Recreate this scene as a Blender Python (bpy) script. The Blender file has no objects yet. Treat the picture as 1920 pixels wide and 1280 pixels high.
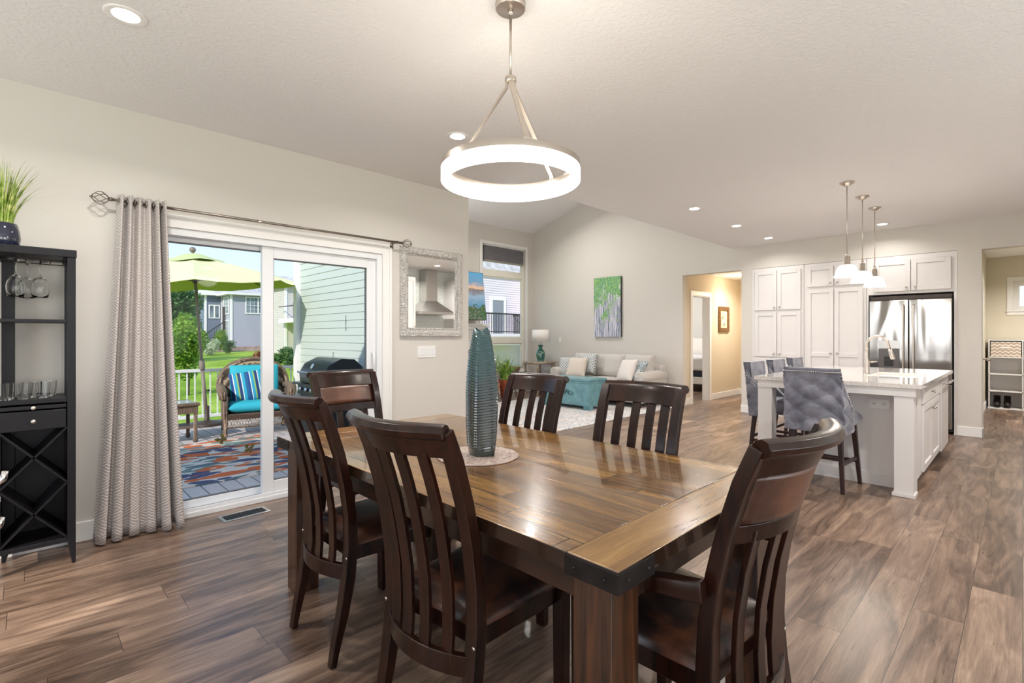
import bpy, bmesh, math, random
from mathutils import Vector, Matrix
from math import sin, cos, pi, radians as rad
random.seed(7)
C = bpy.context.scene.collection
S = bpy.context.scene

# ------------------------------------------------------------ camera
cd = bpy.data.cameras.new('camera'); cam = bpy.data.objects.new('camera', cd); C.objects.link(cam)
cd.sensor_width = 36; cd.lens = 933/1920*36; cd.shift_y = -10/1920; cd.clip_start = 0.02; cd.clip_end = 500
cam.location = (0, 0, 1.28); cam.rotation_euler = (rad(90), 0, rad(45.75-90))
S.camera = cam
S.view_settings.view_transform = 'Standard'; S.view_settings.look = 'None'
S.view_settings.exposure = 0.42; S.view_settings.gamma = 1; S.view_settings.use_curve_mapping = False
S.cycles.max_bounces = 10; S.cycles.diffuse_bounces = 5; S.cycles.glossy_bounces = 5
S.cycles.transmission_bounces = 8; S.cycles.transparent_max_bounces = 16
S.cycles.sample_clamp_indirect = 6; S.cycles.caustics_reflective = False; S.cycles.caustics_refractive = False
S.cycles.use_denoising = True

# ------------------------------------------------------------ sky, sun
w = bpy.data.worlds.new('sky'); S.world = w; w.use_nodes = True
nt = w.node_tree; nt.nodes.clear()
tc = nt.nodes.new('ShaderNodeTexCoord'); sx = nt.nodes.new('ShaderNodeSeparateXYZ')
rp = nt.nodes.new('ShaderNodeValToRGB'); bg = nt.nodes.new('ShaderNodeBackground'); wo = nt.nodes.new('ShaderNodeOutputWorld')
nt.links.new(tc.outputs['Generated'], sx.inputs[0]); nt.links.new(sx.outputs[2], rp.inputs[0])
nt.links.new(rp.outputs[0], bg.inputs[0]); nt.links.new(bg.outputs[0], wo.inputs[0])
e = rp.color_ramp.elements
e[0].position = 0.0; e[0].color = (.86, .88, .9, 1); e[1].position = 1; e[1].color = (.2, .4, .8, 1)
x = e.new(.1); x.color = (.66, .78, .95, 1); x = e.new(.3); x.color = (.42, .62, .93, 1)
bg.inputs[1].default_value = 1.0
sl = bpy.data.lights.new('sun', 'SUN'); sun = bpy.data.objects.new('sun', sl); C.objects.link(sun)
sl.energy = 3.1; sl.angle = rad(0.8); sl.color = (1, .95, .86)
sun.rotation_euler = Vector((.70, .44, -.56)).to_track_quat('-Z', 'Y').to_euler()

def area(name, loc, size, power, color=(1, .95, .88), rot=(0, 0, 0), shape='DISK', sy=None):
    l = bpy.data.lights.new(name, 'AREA'); o = bpy.data.objects.new(name, l); C.objects.link(o)
    l.shape = shape; l.size = size; l.energy = power; l.color = color
    if sy: l.size_y = sy
    o.location = loc; o.rotation_euler = rot
    return o
def point(name, loc, power, r=.05, color=(1, .93, .82)):
    l = bpy.data.lights.new(name, 'POINT'); o = bpy.data.objects.new(name, l); C.objects.link(o)
    l.energy = power; l.shadow_soft_size = r; l.color = color; o.location = loc
    return o

# added fill lamps at unseen made-up windows, tilted up to brighten walls and ceiling
for loc, rot, sx_, sy_, p_ in (((-2.38, -.75, 1.35), (0, rad(-138), 0), 2.0, 2.3, 34), ((-2.38, 2.3, 1.35), (0, rad(-138), 0), 2.0, 2.2, 34),
                          ((-.65, -2.53, 1.35), (rad(138), 0, 0), 2.5, 2.0, 46), ((2.2, -2.53, 1.35), (rad(138), 0, 0), 2.2, 2.0, 46),
                          ((4.38, 8.05, 1.87), (rad(-110), 0, 0), 1.2, 2.7, 70)):
    area('window_daylight', loc, sx_, p_, (.97, .98, 1), rot, 'RECTANGLE', sy_)

# ------------------------------------------------------------ mesh helpers
class G:
    def __init__(s): s.bm = bmesh.new()
    def quad(s, a, b, c, d):
        v = [s.bm.verts.new(p) for p in (a, b, c, d)]; return s.bm.faces.new(v)
    def box(s, x0, x1, y0, y1, z0, z1):
        v = [s.bm.verts.new((x, y, z)) for z in (z0, z1) for y in (y0, y1) for x in (x0, x1)]
        for f in ((0, 2, 3, 1), (4, 5, 7, 6), (0, 1, 5, 4), (2, 6, 7, 3), (0, 4, 6, 2), (1, 3, 7, 5)):
            s.bm.faces.new([v[i] for i in f])
        return s
    def boxm(s, sx, sy, sz, M):
        n0 = len(s.bm.verts); s.box(-sx/2, sx/2, -sy/2, sy/2, -sz/2, sz/2)
        s.bm.verts.ensure_lookup_table()
        for v in s.bm.verts[n0:]: v.co = M @ v.co
        return s
    def tube(s, pts, r, n=8, cap=True):
        pts = [Vector(p) for p in pts]; k = len(pts)
        if not hasattr(r, '__len__'): r = [r]*k
        t0 = (pts[1]-pts[0]).normalized(); up = Vector((0, 0, 1)) if abs(t0.z) < .9 else Vector((1, 0, 0))
        u = t0.cross(up).normalized(); rings = []
        for i, p in enumerate(pts):
            t = (pts[min(i+1, k-1)]-pts[max(i-1, 0)]).normalized()
            u = (u-t*u.dot(t)).normalized(); v = t.cross(u)
            rings.append([s.bm.verts.new(p+(u*cos(2*pi*j/n)+v*sin(2*pi*j/n))*r[i]) for j in range(n)])
        for a, b in zip(rings, rings[1:]):
            for j in range(n): s.bm.faces.new((a[j], a[(j+1) % n], b[(j+1) % n], b[j]))
        if cap:
            s.bm.faces.new(rings[0][::-1]); s.bm.faces.new(rings[-1])
        return s
    def sweep(s, pts, prof, side, scale=None, closed_prof=True, cap=True):
        """profile (a,b): a along side, b along the normal to path & side"""
        pts = [Vector(p) for p in pts]; k = len(pts); rings = []
        for i, p in enumerate(pts):
            t = (pts[min(i+1, k-1)]-pts[max(i-1, 0)]).normalized()
            sd = Vector(side[i] if isinstance(side, list) else side)
            sd = (sd-t*sd.dot(t)).normalized(); nn = t.cross(sd)
            sc = scale[i] if scale else (1, 1)
            rings.append([s.bm.verts.new(p+sd*a*sc[0]+nn*b*sc[1]) for a, b in prof])
        n = len(prof)
        for a, b in zip(rings, rings[1:]):
            for j in range(n if closed_prof else n-1): s.bm.faces.new((a[j], a[(j+1) % n], b[(j+1) % n], b[j]))
        if cap and closed_prof:
            s.bm.faces.new(rings[0][::-1]); s.bm.faces.new(rings[-1])
        return s
    def lathe(s, prof, n=24, c=(0, 0, 0), a0=0, a1=2*pi, M=None):
        full = abs(a1-a0-2*pi) < 1e-6; m = n if full else n+1; rows = []
        for r, z in prof:
            if r < 1e-6: rows.append([s.bm.verts.new((c[0], c[1], c[2]+z))])
            else: rows.append([s.bm.verts.new((c[0]+r*cos(a0+(a1-a0)*j/n), c[1]+r*sin(a0+(a1-a0)*j/n), c[2]+z)) for j in range(m)])
        for a, b in zip(rows, rows[1:]):
            for j in range(n):
                k = (j+1) % m
                if len(a) == 1 and len(b) == 1: continue
                if len(a) == 1: s.bm.faces.new((a[0], b[k], b[j]))
                elif len(b) == 1: s.bm.faces.new((a[j], a[k], b[0]))
                else: s.bm.faces.new((a[j], a[k], b[k], b[j]))
        if M:
            for row in rows:
                for v in row: v.co = M @ v.co
        return s
    def ball(s, c, r, n=10, sc=(1, 1, 1)):
        m = n//2+1
        prof = [(r*sin(pi*i/m), -r*cos(pi*i/m)) for i in range(m+1)]
        prof[0] = (0, -r); prof[-1] = (0, r)
        M = Matrix.Translation(c) @ Matrix.Diagonal((*sc, 1))
        return s.lathe(prof, n, M=M)
    def prism(s, poly, ax, a0, a1):
        def P(p, a): return {'x': (a, p[0], p[1]), 'y': (p[0], a, p[1]), 'z': (p[0], p[1], a)}[ax]
        A = [s.bm.verts.new(P(p, a0)) for p in poly]; B = [s.bm.verts.new(P(p, a1)) for p in poly]
        n = len(poly)
        s.bm.faces.new(A[::-1]); s.bm.faces.new(B)
        for i in range(n): s.bm.faces.new((A[i], A[(i+1) % n], B[(i+1) % n], B[i]))
        return s
    def grid(s, fn, nu, nv, cu=False, uv=None):
        R = [[s.bm.verts.new(fn(i/nu, j/nv)) for i in range(nu+(0 if cu else 1))] for j in range(nv+1)]
        m = len(R[0]); L = s.bm.loops.layers.uv.verify() if uv else None
        for j in range(nv):
            for i in range(nu):
                k = (i+1) % m
                f = s.bm.faces.new((R[j][i], R[j][k], R[j+1][k], R[j+1][i]))
                if uv:
                    for l, (a, b) in zip(f.loops, ((i, j), (i+1, j), (i+1, j+1), (i, j+1))): l[L].uv = uv(a/nu, b/nv)
        return s
    def pillow(s, w, d, h, n=14, p=4.0, M=None, pinch=.0):
        """cushion lying in xy, thickness h"""
        for sg in (1, -1):
            R = []
            for j in range(n+1):
                row = []
                for i in range(n+1):
                    a = -cos(pi*i/n); b = -cos(pi*j/n)
                    z = (max(0, 1-abs(a)**p)*max(0, 1-abs(b)**p))**.5
                    kx = 1-pinch*(1-abs(b)**2)*.5*abs(a); ky = 1-pinch*(1-abs(a)**2)*.5*abs(b)
                    q = Vector((a*w/2*kx, b*d/2*ky, sg*z*h/2))
                    row.append(s.bm.verts.new(M @ q if M else q))
                R.append(row)
            for j in range(n):
                for i in range(n):
                    q = (R[j][i], R[j][i+1], R[j+1][i+1], R[j+1][i])
                    s.bm.faces.new(q if sg > 0 else q[::-1])
        bmesh.ops.remove_doubles(s.bm, verts=s.bm.verts, dist=1e-5)
        return s
    def xform(s, M):
        for v in s.bm.verts: v.co = M @ v.co
        return s
    def obj(s, name, mat, parent=None, smooth=False, bevel=0, label=None, solid=0, sub=0, seg=2):
        bmesh.ops.recalc_face_normals(s.bm, faces=s.bm.faces)
        me = bpy.data.meshes.new(name); s.bm.to_mesh(me); s.bm.free()
        o = bpy.data.objects.new(name, me); C.objects.link(o)
        if mat: me.materials.append(mat)
        if smooth:
            me.polygons.foreach_set('use_smooth', [True]*len(me.polygons))
        if solid:
            m = o.modifiers.new('s', 'SOLIDIFY'); m.thickness = solid; m.offset = 0
        if bevel:
            m = o.modifiers.new('b', 'BEVEL'); m.width = bevel; m.segments = seg; m.limit_method = 'ANGLE'; m.angle_limit = rad(40)
            if not smooth: me.polygons.foreach_set('use_smooth', [True]*len(me.polygons)); m.harden_normals = True
        if sub:
            m = o.modifiers.new('u', 'SUBSURF'); m.levels = sub; m.render_levels = sub
        if parent: o.parent = parent
        if label: o['label'] = label
        return o

def tag(o, label, cat, group=None, kind=None):
    o['label'] = label; o['category'] = cat
    if group: o['group'] = group
    if kind: o['kind'] = kind
    return o
def thing(name, label, cat, loc=(0, 0, 0), rz=0, group=None):
    o = bpy.data.objects.new(name, None); C.objects.link(o); o.location = loc; o.rotation_euler = (0, 0, rz)
    o.empty_display_size = .1
    return tag(o, label, cat, group)
def st(o): o['kind'] = 'structure'; return o
def kids(o): return [c for c in bpy.data.objects if c.parent == o]
def dup(o, loc=None, rz=None, label=None, group=None, parent=None):
    c = o.copy(); C.objects.link(c)
    if parent: c.parent = parent
    if loc: c.location = loc
    if rz is not None: c.rotation_euler = (0, 0, rz)
    if label: c['label'] = label
    if group: c['group'] = group
    for ch in kids(o): dup(ch, parent=c)
    return c

# ------------------------------------------------------------ materials
def srgb(r, g, b): return tuple(((c/255)/12.92 if c/255 <= .04045 else ((c/255+.055)/1.055)**2.4) for c in (r, g, b))
class N:
    def __init__(s, name):
        s.m = bpy.data.materials.new(name); s.m.use_nodes = True; s.t = s.m.node_tree
        s.b = s.t.nodes['Principled BSDF']
    def n(s, t, **k):
        x = s.t.nodes.new('ShaderNode'+t)
        for a, b in k.items():
            if a.startswith('i_'):
                x.inputs[int(a[2:]) if a[2:].isdigit() else a[2:]].default_value = b
            else: setattr(x, a, b)
        return x
    def l(s, a, b): s.t.links.new(a, b)
    def math(s, op, a, b=None, c=None):
        x = s.n('Math', operation=op)
        for i, v in enumerate((a, b, c)):
            if v is None: continue
            if hasattr(v, 'links') or hasattr(v, 'is_linked'): s.l(v, x.inputs[i])
            else: x.inputs[i].default_value = v
        return x.outputs[0]
    def pos(s, kind='obj'):
        if kind == 'world': return s.n('NewGeometry').outputs['Position']
        return s.n('TexCoord').outputs[{'obj': 'Object', 'uv': 'UV', 'gen': 'Generated'}[kind]]
    def mapped(s, kind='obj', scale=(1, 1, 1), rot=(0, 0, 0), loc=(0, 0, 0)):
        m = s.n('Mapping'); m.inputs['Scale'].default_value = scale; m.inputs['Rotation'].default_value = rot; m.inputs['Location'].default_value = loc
        s.l(s.pos(kind), m.inputs[0]); return m.outputs[0]
    def noise(s, vec, scale, detail=3, rough=.5, dist=0):
        x = s.n('TexNoise'); x.inputs['Scale'].default_value = scale; x.inputs['Detail'].default_value = detail
        x.inputs['Roughness'].default_value = rough; x.inputs['Distortion'].default_value = dist
        if vec: s.l(vec, x.inputs['Vector'])
        return x.outputs[0]
    def ramp(s, fac, stops, interp='LINEAR'):
        r = s.n('ValToRGB'); r.color_ramp.interpolation = interp; e = r.color_ramp.elements
        for i, (p, c) in enumerate(stops):
            if i > 1: x = e.new(p)
            else: x = e[i]; x.position = p
            x.color = (*c, 1) if len(c) == 3 else c
        s.l(fac, r.inputs[0]); return r.outputs[0]
    def mix(s, f, a, b, mode='MIX'):
        x = s.n('Mix', data_type='RGBA', blend_type=mode)
        for i, v in ((0, f), (6, a), (7, b)):
            if hasattr(v, 'is_linked'): s.l(v, x.inputs[i])
            else: x.inputs[i].default_value = v if i == 0 else (*v, 1)
        return x.outputs[2]
    def bump(s, h, strength=.3, dist=.01):
        x = s.n('Bump'); x.inputs['Strength'].default_value = strength; x.inputs['Distance'].default_value = dist
        s.l(h, x.inputs['Height']); s.l(x.outputs[0], s.b.inputs['Normal'])
    def col(s, c):
        if hasattr(c, 'is_linked'): s.l(c, s.b.inputs['Base Color'])
        else: s.b.inputs['Base Color'].default_value = (*c, 1)
    def p(s, **k):
        for a, b in k.items():
            i = s.b.inputs[{'rough': 'Roughness', 'metal': 'Metallic', 'coat': 'Coat Weight', 'coatr': 'Coat Roughness', 'trans': 'Transmission Weight', 'ior': 'IOR',
                 'spec': 'Specular IOR Level', 'sheen': 'Sheen Weight', 'es': 'Emission Strength', 'alpha': 'Alpha', 'sss': 'Subsurface Weight', 'aniso': 'Anisotropic'}[a]]
            if hasattr(b, 'is_linked'): s.l(b, i)
            else: i.default_value = b
        return s
    def emit(s, c, st_): s.b.inputs['Emission Color'].default_value = (*c, 1); s.b.inputs['Emission Strength'].default_value = st_; return s

def plain(name, c, rough=.5, metal=0, var=None, vs=6, bs=0, bscale=200, **k):
    a = N(name); a.p(rough=rough, metal=metal, **k)
    if var: a.col(a.ramp(a.noise(a.pos(), vs, 4), [(.35, c), (.65, var)]))
    else: a.col(c)
    if bs: a.bump(a.noise(a.pos(), bscale, 2), bs, .003)
    return a.m

def planks(name, along, width, length, cols, rough=.4, grain=1.0, kind='world', seam=(.01, .008, .006), coat=0, sw=.004, bstr=.15, gs=1.0, jit=.5, edge=None):
    a = N(name); v = a.n('SeparateXYZ'); a.l(a.pos(kind), v.inputs[0])
    X, Y = (v.outputs[0], v.outputs[1]) if along == 'x' else (v.outputs[1], v.outputs[0])
    if along == 'z': X, Y = v.outputs[2], v.outputs[0]
    ry = a.math('DIVIDE', Y, width); row = a.math('FLOOR', ry); fy = a.math('FRACT', ry)
    wn = a.n('TexWhiteNoise', noise_dimensions='1D'); a.l(row, wn.inputs['W'])
    rx = a.math('DIVIDE', a.math('ADD', X, a.math('MULTIPLY', wn.outputs[0], length*3.7)), length)
    cl = a.math('FLOOR', rx); fx = a.math('FRACT', rx)
    idn = a.n('TexWhiteNoise', noise_dimensions='2D'); cb = a.n('CombineXYZ'); a.l(row, cb.inputs[0]); a.l(cl, cb.inputs[1]); a.l(cb.outputs[0], idn.inputs['Vector'])
    r = idn.outputs[0]
    gv = a.n('CombineXYZ'); a.l(a.math('MULTIPLY', X, 1.6*gs), gv.inputs[0]); a.l(a.math('MULTIPLY', Y, 11*gs), gv.inputs[1]); a.l(a.math('MULTIPLY', r, 37), gv.inputs[2])
    n1 = a.noise(gv.outputs[0], 1.0, 6, .6, 1.2)
    gv2 = a.n('CombineXYZ'); a.l(a.math('MULTIPLY', X, 6*gs), gv2.inputs[0]); a.l(a.math('MULTIPLY', Y, 120*gs), gv2.inputs[1]); a.l(a.math('MULTIPLY', r, 11), gv2.inputs[2])
    n2 = a.noise(gv2.outputs[0], 1.0, 3, .6, .3)
    f = a.math('ADD', a.math('MULTIPLY', r, jit), a.math('ADD', a.math('MULTIPLY', a.math('SUBTRACT', n1, .5), 1.3*grain), a.math('MULTIPLY', a.math('SUBTRACT', n2, .5), .45*grain)))
    f = a.math('ADD', f, (1-jit)/2)
    k = len(cols); c = a.ramp(f, [(i/(k-1), q) for i, q in enumerate(cols)])
    ey = a.math('MULTIPLY', a.math('MINIMUM', fy, a.math('SUBTRACT', 1, fy)), width)
    ex = a.math('MULTIPLY', a.math('MINIMUM', fx, a.math('SUBTRACT', 1, fx)), length)
    sm = a.math('LESS_THAN', a.math('MINIMUM', ey, ex), sw/2)
    cc = a.mix(sm, c, seam)
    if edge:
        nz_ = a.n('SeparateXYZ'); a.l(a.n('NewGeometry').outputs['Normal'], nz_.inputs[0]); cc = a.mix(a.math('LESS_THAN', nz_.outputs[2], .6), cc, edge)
    a.col(cc); a.p(rough=a.math('ADD', rough, a.math('MULTIPLY', n2, .12)), coat=coat)
    a.bump(a.math('SUBTRACT', a.math('MULTIPLY', n2, .5), a.math('MULTIPLY', sm, 1.0)), bstr, .002)
    return a.m

M = {}
def wallmat(name, c):
    a = N(name); a.col(c); a.p(rough=.85, spec=.25); a.bump(a.noise(a.pos('world'), 90, 3), .08, .002); return a.m
M['wall'] = wallmat('wall_paint', srgb(214, 209, 202))
M['walltan'] = wallmat('hall_paint', srgb(214, 200, 176))
a = N('ceiling_texture'); a.col(srgb(236, 234, 233)); a.p(rough=.9, spec=.2)
nn = a.noise(a.pos('world'), 38, 4, .55, .6); a.bump(a.ramp(nn, [(.42, (0, 0, 0)), (.56, (1, 1, 1))]), .35, .004); M['ceil'] = a.m
M['white'] = plain('white_trim', srgb(238, 236, 233), .38)
M['cab'] = plain('white_cabinet', srgb(224, 220, 218), .4)
M['vinyl'] = plain('white_vinyl', srgb(232, 233, 235), .35)
M['cream'] = plain('cream_window', srgb(234, 230, 218), .4)
M['floor'] = planks('oak_plank_floor', 'x', .182, 1.22, [srgb(50, 37, 30), srgb(96, 76, 63), srgb(138, 114, 97), srgb(176, 150, 128)], .24, 1.15, sw=.0022, seam=(.02, .014, .011), jit=.3, bstr=.12)
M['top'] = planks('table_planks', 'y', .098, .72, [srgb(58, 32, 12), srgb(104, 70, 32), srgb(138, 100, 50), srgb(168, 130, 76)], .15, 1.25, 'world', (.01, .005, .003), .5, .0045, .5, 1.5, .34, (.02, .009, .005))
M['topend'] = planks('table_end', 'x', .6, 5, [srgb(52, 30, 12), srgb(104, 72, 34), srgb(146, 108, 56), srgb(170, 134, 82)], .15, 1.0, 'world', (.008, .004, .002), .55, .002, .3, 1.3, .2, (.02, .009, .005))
def wood(name, c1, c2, axis='z', rough=.22, coat=.5, sc=6, mid=.5):
    a = N(name); s = {'x': (1, 12, 12), 'y': (12, 1, 12), 'z': (12, 12, 1)}[axis]
    n1 = a.noise(a.mapped('obj', s), sc/2, 5, .6, .8); n2 = a.noise(a.pos(), 3, 2)
    a.col(a.ramp(a.math('ADD', a.math('MULTIPLY', n1, .7), a.math('MULTIPLY', n2, .3)), [(mid-.12, c1), (mid+.15, c2)]))
    a.p(rough=rough, coat=coat, coatr=.12, spec=.3 if coat < .2 and coat > 0 else .5); a.bump(n1, .08, .002); return a.m
M['espresso'] = wood('espresso_wood', (.005, .0018, .0012), (.030, .008, .004), rough=.28, coat=.12)
M['tablewood'] = wood('table_leg_wood', (.009, .004, .002), (.085, .03, .011), 'z', .3, .4)
M['apron'] = wood('table_apron_wood', (.008, .0035, .0025), (.035, .012, .006), 'y', .3, .4)
a = N('brown_leather'); n1 = a.noise(a.pos(), 5, 4, .6, .5); a.col(a.ramp(n1, [(.42, (.016, .009, .009)), (.62, (.12, .042, .02))])); a.p(rough=.33, spec=.6); a.bump(a.noise(a.pos(), 220, 2), .15, .002); M['leather'] = a.m
a = N('tan_leather'); n1 = a.noise(a.pos(), 5, 4, .6, .5); a.col(a.ramp(n1, [(.35, (.05, .02, .013)), (.65, (.14, .055, .03))])); a.p(rough=.35, spec=.6); a.bump(a.noise(a.pos(), 220, 2), .12, .002); M['pad'] = a.m
M['iron'] = plain('dark_iron', (.022, .02, .02), .42, .85, (.05, .045, .045), 9)
M['nickel'] = plain('brushed_nickel', (.62, .56, .5), .3, 1)
M['chrome'] = plain('chrome', (.75, .74, .74), .12, 1)
M['darknickel'] = plain('aged_nickel', (.3, .26, .23), .3, 1)
a = N('stainless_steel'); nz = a.noise(a.mapped('obj', (1, 1.5, .38)), 1.7, 1, .5, .5); a.col((.43, .41, .39)); a.p(metal=1, rough=.14); a.bump(nz, .8, .05); M['steel'] = a.m
M['steelflat'] = plain('satin_steel', (.55, .53, .51), .28, 1)
M['black'] = plain('black_lacquer', (.008, .007, .009), .4, spec=.3)
M['blackp'] = plain('black_plastic', (.02, .02, .022), .4)
def glassmat(name, tint=(1, 1, 1), mx=.06):
    a = N(name); t = a.t; t.nodes.remove(a.b); o = t.nodes['Material Output']
    tr = a.n('BsdfTransparent'); tr.inputs[0].default_value = (*tint, 1); gl = a.n('BsdfGlossy'); gl.inputs['Roughness'].default_value = .02
    fr = a.n('Fresnel'); fr.inputs[0].default_value = 1.35; ms = a.n('MixShader')
    a.l(a.math('MULTIPLY', fr.outputs[0], .15), ms.inputs[0]); a.l(tr.outputs[0], ms.inputs[1]); a.l(gl.outputs[0], ms.inputs[2]); a.l(ms.outputs[0], o.inputs[0])
    return a.m
M['pane'] = glassmat('window_glass')
a = N('clear_glass'); a.col((.97, .98, .98)); a.p(rough=.02, trans=1, ior=1.3); M['glass'] = a.m
a = N('mirror_glass'); a.col((.9, .9, .88)); a.p(metal=1, rough=.01); M['mirror'] = a.m
def glow(name, c, s): return N(name).emit(c, s).p(rough=.5).m
M['ring'] = glow('ring_diffuser', (1, .93, .86), 3.0)
M['bulb'] = glow('lamp_lens', (1, .96, .9), 9)
a = N('pendant_glass'); a.col((.95, .92, .88)); a.emit((1, .92, .8), 1.6); a.p(rough=.25); M['pglass'] = a.m
# ------------------------------------------------------------ room shell
CZ = 2.765; DW = 4.10; XF = 8.60; WX = 3.35; LY = 8.10; VE = 3.45
def wall(name, ax, t0, t1, a0, a1, z0, z1, mat, opens=()):
    """ax='x': runs along X, thickness in Y t0..t1"""
    g = G(); cuts = sorted(opens)
    def b(p, q, za, zb):
        if q-p < 1e-4 or zb-za < 1e-4: return
        if ax == 'x': g.box(p, q, t0, t1, za, zb)
        else: g.box(t0, t1, p, q, za, zb)
    cur = a0
    for (p, q, za, zb) in cuts:
        b(cur, p, z0, z1); b(p, q, z0, za); b(p, q, zb, z1); cur = q
    b(cur, a1, z0, z1)
    return st(g.obj(name, mat))
# floor
st(G().box(-2.5, 13.4, -2.7, 4.25, -.1, 0).box(3.2, 13.4, 4.25, 8.25, -.1, 0).obj('floor', M['floor']))
# ceilings
g = G(); g.box(-2.5, 3.349, -2.7, 4.25, CZ, CZ+.12); g.box(3.349, 8.75, -2.7, VE, CZ, CZ+.12); st(g.obj('ceiling', M['ceil']))
g = G(); ry, zl = 5.8, 3.70; zr = zl+.3*(LY-ry)
pl = [(LY+.15, zl-.045), (ry, zr), (VE-.1, zr-.3*(ry-VE)-.03), (VE-.1, zr-.3*(ry-VE)+.1), (ry, zr+.13), (LY+.15, zl+.085)]
g.prism(pl, 'x', 3.2, 8.75); st(g.obj('ceiling_vault', M['ceil']))
# walls
DO = (.58, 2.33, 0.0, 2.03)
wall('wall_left', 'x', DW, DW+.15, -2.5, WX, 0, CZ, M['wall'], [DO])
wall('wall_living_side', 'y', 3.2, WX, DW+.15, LY+.15, 0, 3.72, M['wall'])
g = G(); g.prism([(VE, CZ+.12), (LY+.15, CZ+.12), (LY+.15, 3.66), (5.8, 4.38), (VE, 3.68)], 'x', 3.2, WX-.001); st(g.obj('wall_living_gable', M['wall']))
g = G(); g.box(WX, 8.6, VE-.12, VE, CZ+.12, 3.72); st(g.obj('wall_ceiling_drop', M['wall']))
W1 = (6.99, 8.32, .47, 3.28); W0 = (3.75, 5.0, .47, 3.28)
wall('wall_living_window', 'x', LY, LY+.15, WX, 8.75, 0, 3.72, M['wall'], [W0, W1])
g = G()
for (y0, y1, z0, z1) in ((3.30, VE, 2.39, 2.9), (3.13, 3.30, 0, 2.9), (.59, 3.13, 2.39, 2.9), (.36, .59, 0, 2.9), (-2.2, .36, 2.375, 2.9)):
    g.box(XF, XF+.15, y0, y1, z0, z1)
g.prism([(4.35, 0), (LY+.15, 0), (LY+.15, 3.675), (5.8, 4.41), (4.35, 3.975)], 'x', XF, XF+.15); g.prism([(VE, 2.39), (4.35, 2.39), (4.35, 3.975), (VE, 3.7)], 'x', XF, XF+.15)
st(g.obj('wall_far', M['wall']))
st(G().box(XF+.62, XF+.67, .59, 3.145, 0, 2.76).obj('wall_cabinet_recess', M['wall']))
# unseen sides, with made-up windows added to let daylight in
wall('wall_rear', 'y', -2.55, -2.4, -2.7, 4.25, 0, CZ, M['wall'], [(-1.9, .4, .35, 2.35), (1.2, 3.4, .35, 2.35)])
wall('wall_right', 'x', -2.7, -2.55, -2.4, 3.6, 0, CZ, M['wall'], [(-1.9, .6, .35, 2.35), (1.1, 3.3, .35, 2.35)])
st(G().box(3.6, 3.75, -2.7, -1.3, 0, CZ).obj('wall_kitchen_return', M['wall']))
a = N('subway_tile'); br = a.n('TexBrick'); a.l(a.mapped('world', (1, 1, 1), (rad(90), 0, 0)), br.inputs[0])
br.inputs['Scale'].default_value = 1; br.inputs['Brick Width'].default_value = .16; br.inputs['Row Height'].default_value = .08; br.inputs['Mortar Size'].default_value = .002
br.inputs['Color1'].default_value = (*srgb(226, 228, 224), 1); br.inputs['Color2'].default_value = (*srgb(220, 224, 220), 1); br.inputs['Mortar'].default_value = (*srgb(190, 188, 182), 1)
a.col(br.outputs[0]); a.p(rough=.2); M['tile'] = a.m
wall('wall_kitchen', 'x', -1.45, -1.3, 3.75, 8.6, 0, CZ, M['tile'])
# hall beyond the far wall
st(G().box(8.75, 9.0, 4.36, 4.48, 0, 2.5).box(9.72, 11.25, 4.36, 4.48, 0, 2.5).box(9.0, 9.72, 4.36, 4.48, 2.06, 2.5).obj('wall_hall_left', M['walltan']))
st(G().box(11.25, 11.37, 3.15, 4.48, 0, 2.5).obj('wall_hall_end', M['walltan']))
st(G().box(8.75, 11.25, 3.15, 3.27, 0, 2.5).obj('wall_hall_right', M['walltan']))
st(G().box(8.75, 11.37, 3.15, 4.48, 2.5, 2.6).obj('ceiling_hall', M['ceil']))
# bedroom
M['wallw'] = wallmat('bedroom_paint', srgb(232, 230, 226))
st(G().box(13.2, 13.3, 4.48, 8.2, 0, 2.6).box(8.76, 8.8, 4.48, 8.2, 0, 2.6).box(8.76, 13.3, 8.1, 8.2, 0, .8).box(8.76, 13.3, 8.1, 8.2, 2.2, 2.6).box(8.76, 9.6, 8.1, 8.2, .8, 2.2).box(12.2, 13.3, 8.1, 8.2, .8, 2.2).box(11.37, 13.3, 4.36, 4.48, 0, 2.6).obj('wall_bedroom', M['wallw']))
st(G().box(8.76, 13.3, 4.48, 8.2, 2.6, 2.7).obj('ceiling_bedroom', M['ceil']))
# mudroom
M['wallm'] = wallmat('mudroom_paint', srgb(216, 208, 190))
g = G(); g.box(12.7, 12.8, -2.2, -.95, 0, 2.72); g.box(12.7, 12.8, .12, .58, 0, 2.72); g.box(12.7, 12.8, -.95, .12, 0, 1.74); g.box(12.7, 12.8, -.95, .12, 2.26, 2.72)
g.box(8.75, 12.8, .47, .585, 0, 2.72); g.box(8.75, 12.8, -2.3, -2.2, 0, 2.72); st(g.obj('wall_mudroom', M['wallm']))
st(G().box(8.75, 12.8, -2.3, .585, 2.72, 2.8).obj('ceiling_mudroom', M['ceil']))

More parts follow.
